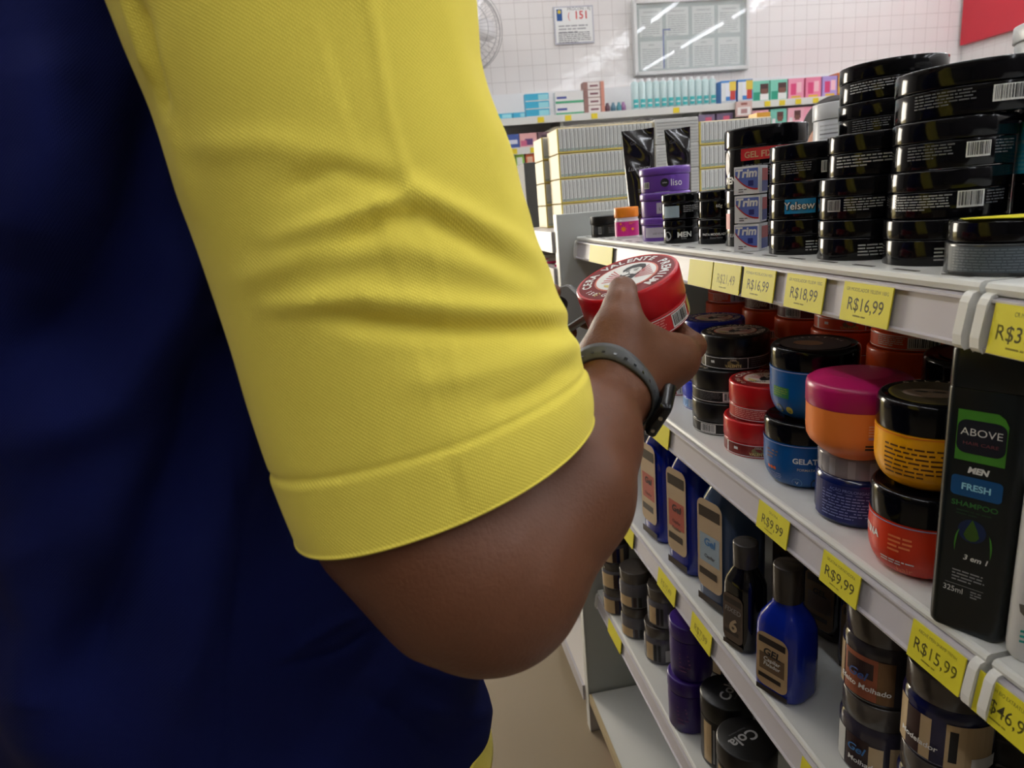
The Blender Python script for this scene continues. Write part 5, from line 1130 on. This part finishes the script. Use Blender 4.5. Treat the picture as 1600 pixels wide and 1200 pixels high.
# ---- the body under the clothes: torso, neck, head, legs (one skin mesh)
FWD = unit([.83, .57, 0]); RGT = unit([.57, -.83, 0]); UP = np.array([0, 0, 1.])
def bpt(f_, r, z, c=PERS): return np.array([c[0], c[1], 0]) + f_ * FWD + r * RGT + z * UP
def add_head(F_, c, fwd, rgt, s=1., k=.012):
    """c: centre of the skull"""
    p = lambda f_, r, u: c + s * (f_ * fwd + r * rgt + u * UP)
    F_.cone(p(-.012, 0, .02), p(.015, 0, .012), .086 * s, .080 * s, k, flat=(rgt, .88)); F_.cone(p(.03, 0, -.03), p(.052, 0, -.085), .062 * s, .032 * s, .03, flat=(rgt, .95))
    F_.cone(p(.086, 0, .0), p(.108, 0, -.032), .008 * s, .0135 * s, .01); F_.cone(p(.085, -.010, -.036), p(.085, .010, -.036), .010 * s, .010 * s, .008)
    F_.cone(p(.080, -.020, -.062), p(.080, .020, -.062), .0075 * s, .0075 * s, .006); F_.cone(p(.078, -.018, -.073), p(.078, .018, -.073), .008 * s, .008 * s, .006)
    F_.cone(p(.076, -.042, .022), p(.076, .042, .022), .012 * s, .012 * s, .012)
    for sg in (-1, 1):
        F_.cone(p(.076, sg * .032, .0), p(.077, sg * .032, .0), .0125 * s, .0125 * s, .004)
        F_.cone(p(-.004, sg * .078, .018), p(.004, sg * .080, -.03), .012 * s, .009 * s, .005); F_.cone(p(-.01, sg * .084, .022), p(-.016, sg * .088, .0), .007 * s, .006 * s, .005)
    F_.cone(p(-.02, 0, -.05), p(-.035, 0, -.17), .056 * s, .062 * s, .03)
hc = bpt(.06, 0, 1.80)
Bf = Field([-.62, .22, .0], [.28, 1.12, 1.98], .011)
Bf.cone(bpt(0, 0, .95), bpt(.01, 0, 1.25), .155, .160, .05, flat=(FWD, .8)); Bf.cone(bpt(0, -.08, 1.44), bpt(0, .08, 1.44), .10, .10, .05, flat=(FWD, .8)); Bf.cone(bpt(0, -.12, 1.52), bpt(0, .12, 1.52), .05, .05, .05)
Bf.cone(bpt(0, -.14, 1.50), bpt(.03, -.27, 1.22), .05, .045, .03); Bf.cone(bpt(.03, -.27, 1.22), LE, .045, .042, .03)
Bf.cone(bpt(0, .12, 1.50), sh, .045, .045, .03)
for sg in (-1, 1):
    Bf.cone(bpt(0, sg * .09, .90), bpt(.01, sg * .10, .50), .092, .058, .04); Bf.cone(bpt(.01, sg * .10, .50), bpt(-.01, sg * .11, .10), .056, .038, .03); Bf.cone(bpt(-.03, sg * .11, .05), bpt(.14, sg * .13, .035), .04, .032, .03)
Vb = Bf.mesh(1)
Hf = Field(hc - .17, hc + .17, .0045); Hf.n[2]; add_head(Hf, hc, FWD, RGT); Vh = Hf.mesh(2)
man = empty('person', (PERS[0], PERS[1], 0), 0, 'person in a navy shirt with yellow sleeves, holding a red wax tin by the shelves', 'person')
ml = tuple(man.location)
meshobj('body', [VF_arm, VF_l, Vb, Vh], SKIN, man, ml)
# phone
m = MB(); s_ = [(-.075, -.0375), (.036, -.0375), (.036, .0375), (-.075, .0375)]
def rr3(F0, hx, hy, z0, z1, c, off=0):
    return [[tuple(F0(p[0] + off, p[1], z)) for p in rrect(hx * q, hy * q, c)] for z, q in ((z0, .97), (z0 + .0015, 1), (z1 - .0015, 1), (z1, .97))]
R0 = empty('mobile_phone', tuple(PHO), 0, 'dark mobile phone with a grey edge held in the left hand beside the sleeve', 'phone')
pl_ = lambda a, b, c: tuple(pf_(a, b, c) - PHO)
m = MB(); loft(m, rr3(pl_, .078, .038, -.0045, .0035, .010, -.050), M('phone_metal', (120, 122, 124), .25, metal=.6)); sub(m, 'phone_case', R0)
m = MB(); pts = [(p[0] - .050, p[1]) for p in rrect(.073, .034, .008)]; m.add([pl_(p[0], p[1], .0038) for p in pts], [tuple(range(len(pts)))], M('phone_screen', (14, 15, 17), .06, spec=.7)); sub(m, 'screen', R0)

# ---- watch: strap wrapped round the wrist by probing the arm's surface
wa = unit(at(948, 596, .53) - at(915, 692, .475)); wc = at(950, 604, .516)
e1 = unit(np.cross(wa, [0, 0, 1.])); e2 = np.cross(wa, e1)
def skin_r(c, d):
    t = .012
    for _ in range(60):
        q = A_.at(c + d * t)
        if q > 0: break
        t += max(.0006, -q * .7)
    return t
NA = 72; rad = []
for k in range(NA):
    a = 2 * PI * k / NA; d = e1 * math.cos(a) + e2 * math.sin(a); rad.append([skin_r(wc + wa * w_, d) for w_ in (-.0047, -.0016, .0016, .0047)])
rad = np.array(rad); 
for _ in range(3): rad = (rad + np.roll(rad, 1, 0) + np.roll(rad, -1, 0)) / 3
vs = []; fs = []
prof = [(0, -.0047, .0004), (0, -.0047, .0026), (1, -.0016, .0030), (2, .0016, .0030), (3, .0047, .0026), (3, .0047, .0004)]
for k in range(NA):
    a = 2 * PI * k / NA; d = e1 * math.cos(a) + e2 * math.sin(a)
    for (i, w_, o_) in prof: vs.append(wc + wa * w_ + d * (rad[k][i] + o_))
for k in range(NA):
    for i in range(6): fs.append((k * 6 + i, k * 6 + (i + 1) % 6, ((k + 1) % NA) * 6 + (i + 1) % 6, ((k + 1) % NA) * 6 + i))
STRAP = M('watch_strap_rubber', (80, 82, 84), .45); watch = empty('wristwatch', tuple(wc), 0, 'dark rubber digital watch worn on the right wrist', 'watch')
m = MB(); m.add([v - wc for v in vs], fs, STRAP, True); sub(m, 'strap', watch)
m = MB()
WH = M('watch_black', (14, 14, 16), .25)
for k in range(NA):                                    # rows of holes along the strap
    if k % 3: continue
    a = 2 * PI * (k + .5) / NA; d = e1 * math.cos(a) + e2 * math.sin(a); tt = -e1 * math.sin(a) + e2 * math.cos(a); rr_ = rad[k][1] + .0033
    for w_ in (-.0040, .0002):
        c = wc + wa * (w_ + .002) + d * rr_ - wc; m.add([c - tt * .0012 - wa * .0012, c + tt * .0012 - wa * .0012, c + tt * .0012 + wa * .0012, c - tt * .0012 + wa * .0012], [(0, 1, 2, 3)], WH)
sub(m, 'strap_holes', watch)
# watch case on the side of the wrist away from the sleeve
tgt = at(1003, 632, .512) - wc; tgt -= tgt @ wa * wa; dn = unit(tgt); tn = np.cross(wa, dn); kk_ = int(round((math.atan2(dn @ e2, dn @ e1) % (2 * PI)) / (2 * PI) * NA)) % NA; r0 = rad[kk_].mean()
cf = lambda x, y, z: tuple(tn * x + wa * y + dn * (r0 + z))
m = MB(); loft(m, [[cf(p[0] * q, p[1] * q, z) for p in rrect(.0175, .0165, .005)] for z, q in ((.0015, .9), (.004, 1), (.009, 1), (.0105, .93))], WH); sub(m, 'case', watch)
m = MB(); pts = rrect(.0115, .0095, .003); m.add([cf(p[0], p[1], .0107) for p in pts], [tuple(range(len(pts)))], M('watch_glass', (60, 66, 62), .1)); sub(m, 'glass', watch)
m = MB(); tube(m, [np.array(cf(-.006, -.0165, .0062)), np.array(cf(-.006, -.0178, .0062))], .0016, M('watch_button', (150, 140, 130), .3, metal=.8), 12); tube(m, [np.array(cf(.008, -.0165, .0062)), np.array(cf(.008, -.0178, .0062))], .0016, M('watch_button', (150, 140, 130), .3), 12); sub(m, 'button', watch)

# ---- cloth materials
def cloth(name, rgb, sc, strength, var=.06, rough=.9, sheen=.1):
    m = M(name, rgb, rough, spec=.12, sheen=sheen); nt = m.node_tree; b = nt.nodes['Principled BSDF']
    uv = nt.nodes.new('ShaderNodeUVMap'); vm = nt.nodes.new('ShaderNodeMapping'); vm.inputs['Scale'].default_value = (sc, sc, sc); nt.links.new(uv.outputs[0], vm.inputs[0])
    w1 = nt.nodes.new('ShaderNodeTexWave'); w1.bands_direction = 'DIAGONAL'; w1.inputs['Scale'].default_value = 1; w1.inputs['Distortion'].default_value = .6
    w2 = nt.nodes.new('ShaderNodeTexWave'); w2.bands_direction = 'X'; w2.inputs['Scale'].default_value = 1.1; nt.links.new(vm.outputs[0], w1.inputs[0]); nt.links.new(vm.outputs[0], w2.inputs[0])
    mu = nt.nodes.new('ShaderNodeMath'); mu.operation = 'MULTIPLY'; nt.links.new(w1.outputs['Fac'], mu.inputs[0]); nt.links.new(w2.outputs['Fac'], mu.inputs[1])
    bp = nt.nodes.new('ShaderNodeBump'); bp.inputs['Strength'].default_value = strength; bp.inputs['Distance'].default_value = .0006
    nt.links.new(mu.outputs[0], bp.inputs['Height']); nt.links.new(bp.outputs[0], b.inputs['Normal'])
    c = [lin(x) for x in rgb]; mx = nt.nodes.new('ShaderNodeMix'); mx.data_type = 'RGBA'; mx.inputs[6].default_value = (*[q * (1 - var) for q in c], 1); mx.inputs[7].default_value = (*[min(1, q * (1 + var)) for q in c], 1)
    nt.links.new(mu.outputs[0], mx.inputs[0]); nt.links.new(mx.outputs[2], b.inputs['Base Color'])
    return m
YEL = cloth('yellow_pique_cotton', (242, 223, 90), 280, .42)
NAVY = cloth('navy_cotton', (17, 24, 74), 300, .35, .10, sheen=0.)
TROU = M('dark_trousers', (26, 28, 36), .9, bump=.4, bscale=300)
def smoothcurve(P, n):
    """Catmull-Rom through the rows of P, n samples"""
    P = np.array(P, float); m_ = len(P); out = []
    for t in np.linspace(0, m_ - 1 - 1e-9, n):
        i = int(t); f_ = t - i; p0, p1, p2, p3 = P[max(i - 1, 0)], P[i], P[min(i + 1, m_ - 1)], P[min(i + 2, m_ - 1)]
        out.append(.5 * ((2 * p1) + (-p0 + p2) * f_ + (2 * p0 - 5 * p1 + 4 * p2 - p3) * f_ ** 2 + (-p0 + 3 * p1 - 3 * p2 + p3) * f_ ** 3))
    return np.array(out)
def clothobj(name, V, nrow, ncol, mat, parent, closed=True, scale=1., thick=.0012, extra=None):
    V = np.asarray(V).reshape(nrow, ncol, 3); fs = []
    for i in range(nrow - 1):
        for k in range(ncol if closed else ncol - 1): fs.append((i * ncol + k, i * ncol + (k + 1) % ncol, (i + 1) * ncol + (k + 1) % ncol, (i + 1) * ncol + k))
    me = bpy.data.meshes.new(name); me.from_pydata((V.reshape(-1, 3) - np.array(ml)).tolist(), [], fs); me.materials.append(mat)
    uvl = me.uv_layers.new(name='UVMap'); ds = np.linalg.norm(np.diff(V, axis=0), axis=2).mean(1); vv = np.concatenate([[0], np.cumsum(ds)]); per = np.linalg.norm(V - np.roll(V, 1, 1), axis=2).sum(1).mean(); data = []
    for f_ in fs:
        k0 = f_[0] % ncol
        for vi in f_:
            i, k = divmod(vi, ncol); u_ = k if not (k == 0 and k0 == ncol - 1) else ncol; data += [u_ / ncol * per, vv[i]]
    uvl.data.foreach_set('uv', data); me.polygons.foreach_set('use_smooth', [True] * len(fs)); me.update()
    o = bpy.data.objects.new(name, me); COL.objects.link(o); o.parent = parent
    s_ = o.modifiers.new('thickness', 'SOLIDIFY'); s_.thickness = thick; s_.offset = -1
    return o
# ---- yellow sleeve: rings around the upper arm (left edge, right edge, depth, roundness, droop of the near side)
RG = [((60, -170), (700, -330), .375, .072, -.010), ((150, -40), (728, -160), .380, .074, -.004), ((214, 105), (750, 15), .385, .074, .002), ((258, 205), (771, 140), .390, .074, .006), ((298, 325), (812, 262), .395, .073, .010),
      ((333, 420), (838, 372), .398, .072, .013), ((372, 535), (862, 440), .400, .071, .015), ((398, 625), (890, 512), .402, .070, .017), ((424, 705), (907, 565), .403, .069, .019), ((450, 775), (924, 622), .404, .068, .021), ((470, 824), (926, 655), .404, .067, .022)]
NR, NC = 330, 200
ctl = []
for (L, R_0, d, b, dr) in RG:
    pl0, pr0 = at(L[0], L[1], d), at(R_0[0], R_0[1], d); ctl.append(np.concatenate([(pl0 + pr0) / 2, (pr0 - pl0) / 2, [b, dr]]))
c0 = np.array(ctl[0]); S1, S2 = bpt(.0, .215, 1.575), bpt(.0, .150, 1.60)
ctl = [np.concatenate([S2, c0[3:6] * .10, [.010, 0]]), np.concatenate([S2 * .45 + S1 * .55 + np.array([0, 0, .002]), c0[3:6] * .62, [.045, 0]]), np.concatenate([S1 * .5 + c0[:3] * .5 + np.array([0, 0, .012]), c0[3:6] * .92, [.066, -.005]])] + ctl
cc = smoothcurve(ctl, NR); imdown = RM @ np.array([0, 1., 0]); tow = RM @ np.array([0, 0, -1.])
fold = [  # crease lines on the near side, as image polylines: (points, width px, height m; negative = valley)
    ([(430, 372), (520, 345), (600, 318), (640, 296), (720, 335), (800, 378), (870, 440)], 20, .0045),
    ([(440, 300), (520, 262), (600, 285), (632, 300)], 20, -.0030), ([(520, 395), (600, 345), (660, 338), (730, 372), (800, 420)], 18, -.0035),
    ([(300, 230), (420, 225), (540, 250), (620, 270)], 26, .0020), ([(380, 440), (500, 395), (620, 385), (760, 420), (860, 470)], 24, .0030), ([(420, 480), (560, 462), (700, 478), (800, 486), (892, 492)], 20, .0042),
    ([(520, 500), (620, 512), (720, 520), (830, 515), (900, 515)], 17, -.0048), ([(640, 600), (740, 585), (830, 560), (902, 535)], 24, .0026), ([(760, 640), (840, 612), (905, 560)], 16, -.0026), ([(560, -60), (590, 60), (606, 180), (640, 292)], 9, .0012), ([(646, 300), (680, 420), (705, 540), (720, 640)], 6, .0007),
    ([(740, 40), (775, 160), (800, 250), (850, 330)], 24, -.0025), ([(690, -20), (730, 120), (790, 250)], 26, .0022), ([(262, 180), (240, 90), (215, 0)], 10, -.0045), ([(232, 120), (205, 30), (190, -20)], 8, .0030), ([(250, 60), (262, 190), (300, 330)], 14, .0018)]
def seglen(px, pts):
    best = np.full(len(px), 1e9); T = np.zeros(len(px)); n = len(pts) - 1
    for i in range(n):
        a = np.array(pts[i], float); b = np.array(pts[i + 1], float); ab = b - a; t = np.clip(((px - a) @ ab) / (ab @ ab), 0, 1); d = np.linalg.norm(px - (a + t[:, None] * ab), axis=1)
        u_ = d < best; best = np.where(u_, d, best); T = np.where(u_, (i + t) / n, T)
    return best, T
V = np.zeros((NR, NC, 3)); Nn = np.zeros((NR, NC, 3)); th = np.arange(NC) * 2 * PI / NC
for i in range(NR):
    c, a, b, dr = cc[i][:3], cc[i][3:6], cc[i][6], cc[i][7]; ax = unit(cc[min(i + 1, NR - 1)][:3] - cc[max(i - 1, 0)][:3]); bv = unit(tow - tow @ unit(a) * unit(a)) * b + imdown * dr
    ct, st = np.cos(th), np.sin(th); e_ = 1.0
    V[i] = c + ct[:, None] * a + st[:, None] * bv; Nn[i] = ct[:, None] * unit(a) + st[:, None] * unit(bv)
q = (V.reshape(-1, 3) - np.array([0, 0, H])) @ RM; px = np.stack([800 + FPX * q[:, 0] / q[:, 2], 600 + FPX * q[:, 1] / q[:, 2]], 1); disp = np.zeros(len(px)); near = (np.tile(np.sin(th), NR) > -.25)
for pts, wd, amp in fold:
    d, T = seglen(px, pts); disp += near * amp * np.exp(-(d / wd) ** 2) * np.clip(np.minimum(T, 1 - T) * 5 + .35, 0, 1)
tt = np.repeat(np.arange(NR) / (NR - 1), NC); hem = .935 - 0 * tt
thh = np.tile(th, NR); disp += .0006 * np.sin(thh * 5 + tt * 9) + .0011 * np.sin(tt * 22 + 2.2 * np.cos(thh)) * (np.cos(thh) > .2)
stitch = .862; disp += -.0012 * np.exp(-((tt - stitch) / .006) ** 2) + .0012 * (1 / (1 + np.exp(-(tt - stitch) * 400))) + .0008 * np.exp(-((tt - .994) / .005) ** 2)
V = V + (disp[:, None] * Nn.reshape(-1, 3)).reshape(NR, NC, 3)
o = clothobj('sleeve', V, NR, NC, YEL, man, thick=.0016); o['label'] = 'yellow pique sleeve with a stitched hem'
# left sleeve
def cone_cloth(name, P, Rr, mat, nr=60, nc=56, flat=None, amp=.003):
    cs = smoothcurve(P, nr); rs_ = smoothcurve([[q] for q in Rr], nr)[:, 0]; V = []
    for i in range(nr):
        ax = unit(cs[min(i + 1, nr - 1)] - cs[max(i - 1, 0)]); a = unit(np.cross(ax, FWD if abs(ax @ FWD) < .8 else RGT)); b = np.cross(ax, a)
        for k in range(nc): q = 2 * PI * k / nc; rr_ = rs_[i] + amp * math.sin(3 * q + i * .25) * math.sin(i / nr * 9); V.append(cs[i] + rr_ * (a * math.cos(q) + b * math.sin(q)))
    return clothobj(name, V, nr, nc, mat, man)
o = cone_cloth('sleeve', [bpt(0, -.13, 1.52), bpt(.01, -.22, 1.40), bpt(.03, -.27, 1.24), bpt(.04, -.275, 1.19)], [.085, .084, .078, .080], YEL); o['label'] = 'left yellow sleeve'
# ---- navy shirt body: rings of a rounded box, widest at the belly
NR2, NC2 = 300, 420
prof = [(.775, .222, .246, .050), (.88, .224, .248, .050), (.98, .224, .246, .048), (1.08, .214, .240, .040), (1.20, .190, .230, .02), (1.32, .180, .228, .01), (1.42, .175, .222, .0), (1.51, .155, .205, .0), (1.565, .120, .165, .0), (1.605, .080, .10, .0), (1.635, .063, .073, .01)]
pr = smoothcurve(prof, NR2); V = []
dfold = [((-.25, -.6), (.1, .4), .03, .010), ((-.6, -.3), (.2, .9), .035, -.008)]
for i in range(NR2):
    z, fr, sd, off = pr[i]
    for k in range(NC2):
        q = 2 * PI * k / NC2; c, s_ = math.cos(q), math.sin(q); e_ = 2.25; rr_ = (abs(c) ** e_ + abs(s_) ** e_) ** (-1 / e_)
        f_ = off + fr * rr_ * c; r = sd * rr_ * s_
        wob = .007 * math.sin(4 * q + z * 14) * math.sin(z * 9) + .006 * math.sin(q * 7 - z * 22) * (0.5 + .5 * math.sin(z * 5 + q)) + .004 * math.sin(2 * q + z * 34)
        wob *= min(1, (1.64 - z) * 4)
        wob += .007 * math.sin(z * 70 + 2 * math.sin(q * 3)) * math.exp(-((q - .5) / .5) ** 2) * (z < 1.1)
        V.append(bpt(f_ + wob * c, r + wob * s_, z))
V = np.array(V); q = (V - np.array([0, 0, H])) @ RM; pxs = np.stack([800 + FPX * q[:, 0] / q[:, 2], 600 + FPX * q[:, 1] / q[:, 2]], 1); cen = np.array([PERS[0], PERS[1], 0]); ou = V - cen; ou[:, 2] = 0; ou /= np.linalg.norm(ou, axis=1)[:, None]
camside = (ou @ np.array([-PERS[0], -PERS[1], 0])) > -.2
for pts, wd, amp in [([(372, 620), (366, 800), (360, 1000), (352, 1250)], 5, -.003), ([(435, 1030), (470, 1005), (520, 975), (560, 958)], 6, .003), ([(430, 1040), (480, 1030), (530, 1015), (575, 985)], 6, -.003), ([(60, 60), (80, 240), (40, 420)], 60, .010),
    ([(230, 150), (200, 330), (120, 470), (20, 560)], 42, -.010), ([(330, 330), (280, 480), (180, 620), (20, 700)], 50, .012), ([(340, 520), (290, 700), (200, 900), (90, 1100)], 46, -.014), ([(400, 620), (330, 900), (260, 1150)], 34, .006), ([(20, 800), (80, 960), (60, 1150)], 50, .010), ([(560, 1080), (620, 1110), (700, 1180)], 14, -.004), ([(640, 1040), (700, 1060), (760, 1050)], 10, .004), ([(650, 1100), (720, 1125), (765, 1110)], 10, .004)]:
    d, T = seglen(pxs, pts); V += ou * (camside * amp * (1.7 if wd > 30 else 1) * np.exp(-(d / wd) ** 2) * np.clip(np.minimum(T, 1 - T) * 4 + .3, 0, 1))[:, None]
o = clothobj('shirt_body', V, NR2, NC2, NAVY, man, thick=.0018); o['label'] = 'navy shirt body'
# yellow hem band and trousers
V = []
for i in range(8):
    z = .768 + i * .006; p_ = smoothcurve(prof, 200); j = 0
    for k in range(NC2):
        q = 2 * PI * k / NC2; c, s_ = math.cos(q), math.sin(q); rr_ = (abs(c) ** 2.25 + abs(s_) ** 2.25) ** (-1 / 2.25); g_ = 1.008; wob = .007 * math.sin(4 * q + z * 14) * math.sin(z * 9) + .006 * math.sin(q * 7 - z * 22) * (0.5 + .5 * math.sin(z * 5 + q)) + .004 * math.sin(2 * q + z * 34)
        V.append(bpt(.050 + .222 * rr_ * c * g_ + wob * c, .246 * rr_ * s_ * g_ + wob * s_, z))
o = clothobj('shirt_hem', V, 8, NC2, YEL, man); o['label'] = 'yellow hem band'
V = []
for sg in (-1, 1):
    cone_cloth('trouser_leg', [bpt(0, sg * .085, .92), bpt(.0, sg * .10, .75), bpt(.01, sg * .105, .50), bpt(-.01, sg * .11, .25), bpt(-.01, sg * .11, .07)], [.118, .110, .085, .072, .075], TROU)
    m = MB(); F0 = lambda a, b, z: tuple(bpt(.05 + a, sg * .12 + b, z) - np.array(ml)); loft(m, [[F0(p[0] * q, p[1] * q, z) for p in rrect(.14, .05, .045)] for z, q in ((.0, .97), (.02, 1), (.045, .96), (.075, .7), (.085, .55))], BLKM); sub(m, 'shoe', man)
# hair
Hh = Field(hc - .16, hc + .16, .006)
Hh.cone(hc + UP * .028 - FWD * .022, hc + UP * .026 + FWD * .0, .091, .086, .02, flat=(RGT, .9)); Hh.cut(hc + FWD * .13 - UP * .045, .105, .02); VFh = Hh.mesh(2)
meshobj('hair', [VFh], M('black_hair', (22, 18, 16), .55, bump=.8, bscale=300), man, ml)

# ---- two other shoppers, mostly hidden
def bystander(name_label, cx, cy, top, ang, shirt, skin, hairc):
    global FWD, RGT
    f_ = np.array([math.cos(ang), math.sin(ang), 0]); r_ = np.array([math.sin(ang), -math.cos(ang), 0])
    root = empty('person', (cx, cy, 0), 0, name_label, 'person'); l0 = (cx, cy, 0); s = top / 1.75
    B = lambda a, b, z: np.array([cx, cy, 0]) + s * (a * f_ + b * r_ + z * UP)
    h0 = B(.03, 0, 1.635); F1 = Field(np.array([cx - .42, cy - .42, -.01]), np.array([cx + .42, cy + .42, 1.5 * s]), .014)
    F1.cone(B(0, 0, .95), B(0, 0, 1.2), .12 * s, .13 * s, .05, flat=(f_, .75)); F1.cone(B(0, -.13, 1.36), B(0, .13, 1.36), .08 * s, .08 * s, .05)
    for sg in (-1, 1):
        F1.cone(B(0, sg * .17, 1.38), B(-.02, sg * .22, 1.1), .05, .042, .03); F1.cone(B(-.02, sg * .22, 1.1), B(.12, sg * .2, .9), .04, .028, .02)
        hnd = B(.17, sg * .19, .85); F1.cone(B(.12, sg * .2, .9), hnd, .028, .026, .02)
        for q in range(4): F1.cone(hnd, hnd + f_ * (.05 + .01 * (q in (1, 2))) + r_ * (.012 * (q - 1.5)) - UP * .05, .014, .008, .004)
        F1.cone(hnd, hnd + f_ * .02 - r_ * sg * .04 - UP * .02, .014, .009, .006)
        F1.cone(B(0, sg * .08, .88), B(.01, sg * .09, .5), .085 * s, .055, .04); F1.cone(B(.01, sg * .09, .5), B(-.01, sg * .1, .08), .055, .036, .03); F1.cone(B(-.02, sg * .1, .05), B(.13, sg * .11, .035), .038, .03, .03)
    F2 = Field(h0 - .17, h0 + .17, .006); add_head(F2, h0, f_, r_)
    sk = M('skin_' + skin[0], skin[1], .5, noise=.05); meshobj('body', [F1.mesh(1), F2.mesh(1)], sk, root, l0)
    F3 = Field(h0 - .17, h0 + .17, .008); F3.cone(h0 + UP * .03 - f_ * .022, h0 + UP * .028, .090, .084, .02, flat=(r_, .9)); F3.cut(h0 + f_ * .13 - UP * .045, .108, .02); meshobj('hair', [F3.mesh(1)], M('hair_dark', hairc, .6), root, l0)
    F4 = Field(np.array([cx - .42, cy - .42, .7]), np.array([cx + .42, cy + .42, 1.52 * s]), .016); F4.cone(B(0, 0, .86), B(0, 0, 1.22), .14 * s, .148 * s, .05, flat=(f_, .78)); F4.cone(B(0, -.13, 1.36), B(0, .13, 1.36), .094 * s, .094 * s, .05)
    for sg in (-1, 1): F4.cone(B(0, sg * .17, 1.38), B(-.02, sg * .215, 1.16), .066, .06, .03)
    meshobj('shirt', [F4.mesh(1)], M('shirt_%d_%d_%d' % shirt, shirt, .9), root, l0)
    F5 = Field(np.array([cx - .42, cy - .42, .05]), np.array([cx + .42, cy + .42, .95 * s]), .016)
    for sg in (-1, 1): F5.cone(B(0, sg * .08, .88), B(.01, sg * .09, .5), .10 * s, .072, .03); F5.cone(B(.01, sg * .09, .5), B(-.01, sg * .1, .12), .07, .06, .03)
    meshobj('trousers', [F5.mesh(1)], M('trousers_blue', (40, 50, 70), .9), root, l0)
    m = MB(); ew = M('eye_white', (220, 216, 210), .3); ey = M('eye_dark', (30, 20, 16), .2)
    for sg in (-1, 1):
        c = h0 + f_ * .086 + r_ * sg * .032 - np.array(l0); n0 = 12
        m.add([c + f_ * .0035 + r_ * .011 * math.cos(a * PI / 6) + UP * .006 * math.sin(a * PI / 6) for a in range(12)], [tuple(range(12))], ew); m.add([c + f_ * .0042 + r_ * .005 * math.cos(a * PI / 6) + UP * .005 * math.sin(a * PI / 6) for a in range(12)], [tuple(range(12))], ey)
    m.build('eyes', root)
p2 = atY(1303, 160, 1.75); bystander('person peering out from behind the tall black tub stacks, only part of the face showing', p2[0], 1.75, p2[2] + .0, math.atan2(-1.7, -.75), (150, 60, 70), ('light_brown', (178, 124, 100)), (30, 24, 22))
p3 = atY(1006, 174, 3.1); bystander('person behind the wrapped packs, only the dark hair showing above them', p3[0], 3.1, p3[2] - .035, math.atan2(1, .4), (90, 92, 100), ('mid_brown', (150, 104, 80)), (26, 22, 22))
# the main figure's eyes
m = MB()
for sg in (-1, 1):
    c = hc + FWD * .086 + RGT * sg * .032 - np.array(ml)
    m.add([c + FWD * .0035 + RGT * .011 * math.cos(a * PI / 6) + UP * .006 * math.sin(a * PI / 6) for a in range(12)], [tuple(range(12))], M('eye_white', (220, 216, 210), .3)); m.add([c + FWD * .0042 + RGT * .005 * math.cos(a * PI / 6) + UP * .005 * math.sin(a * PI / 6) for a in range(12)], [tuple(range(12))], M('eye_dark', (30, 20, 16), .2))
m.build('eyes', man)
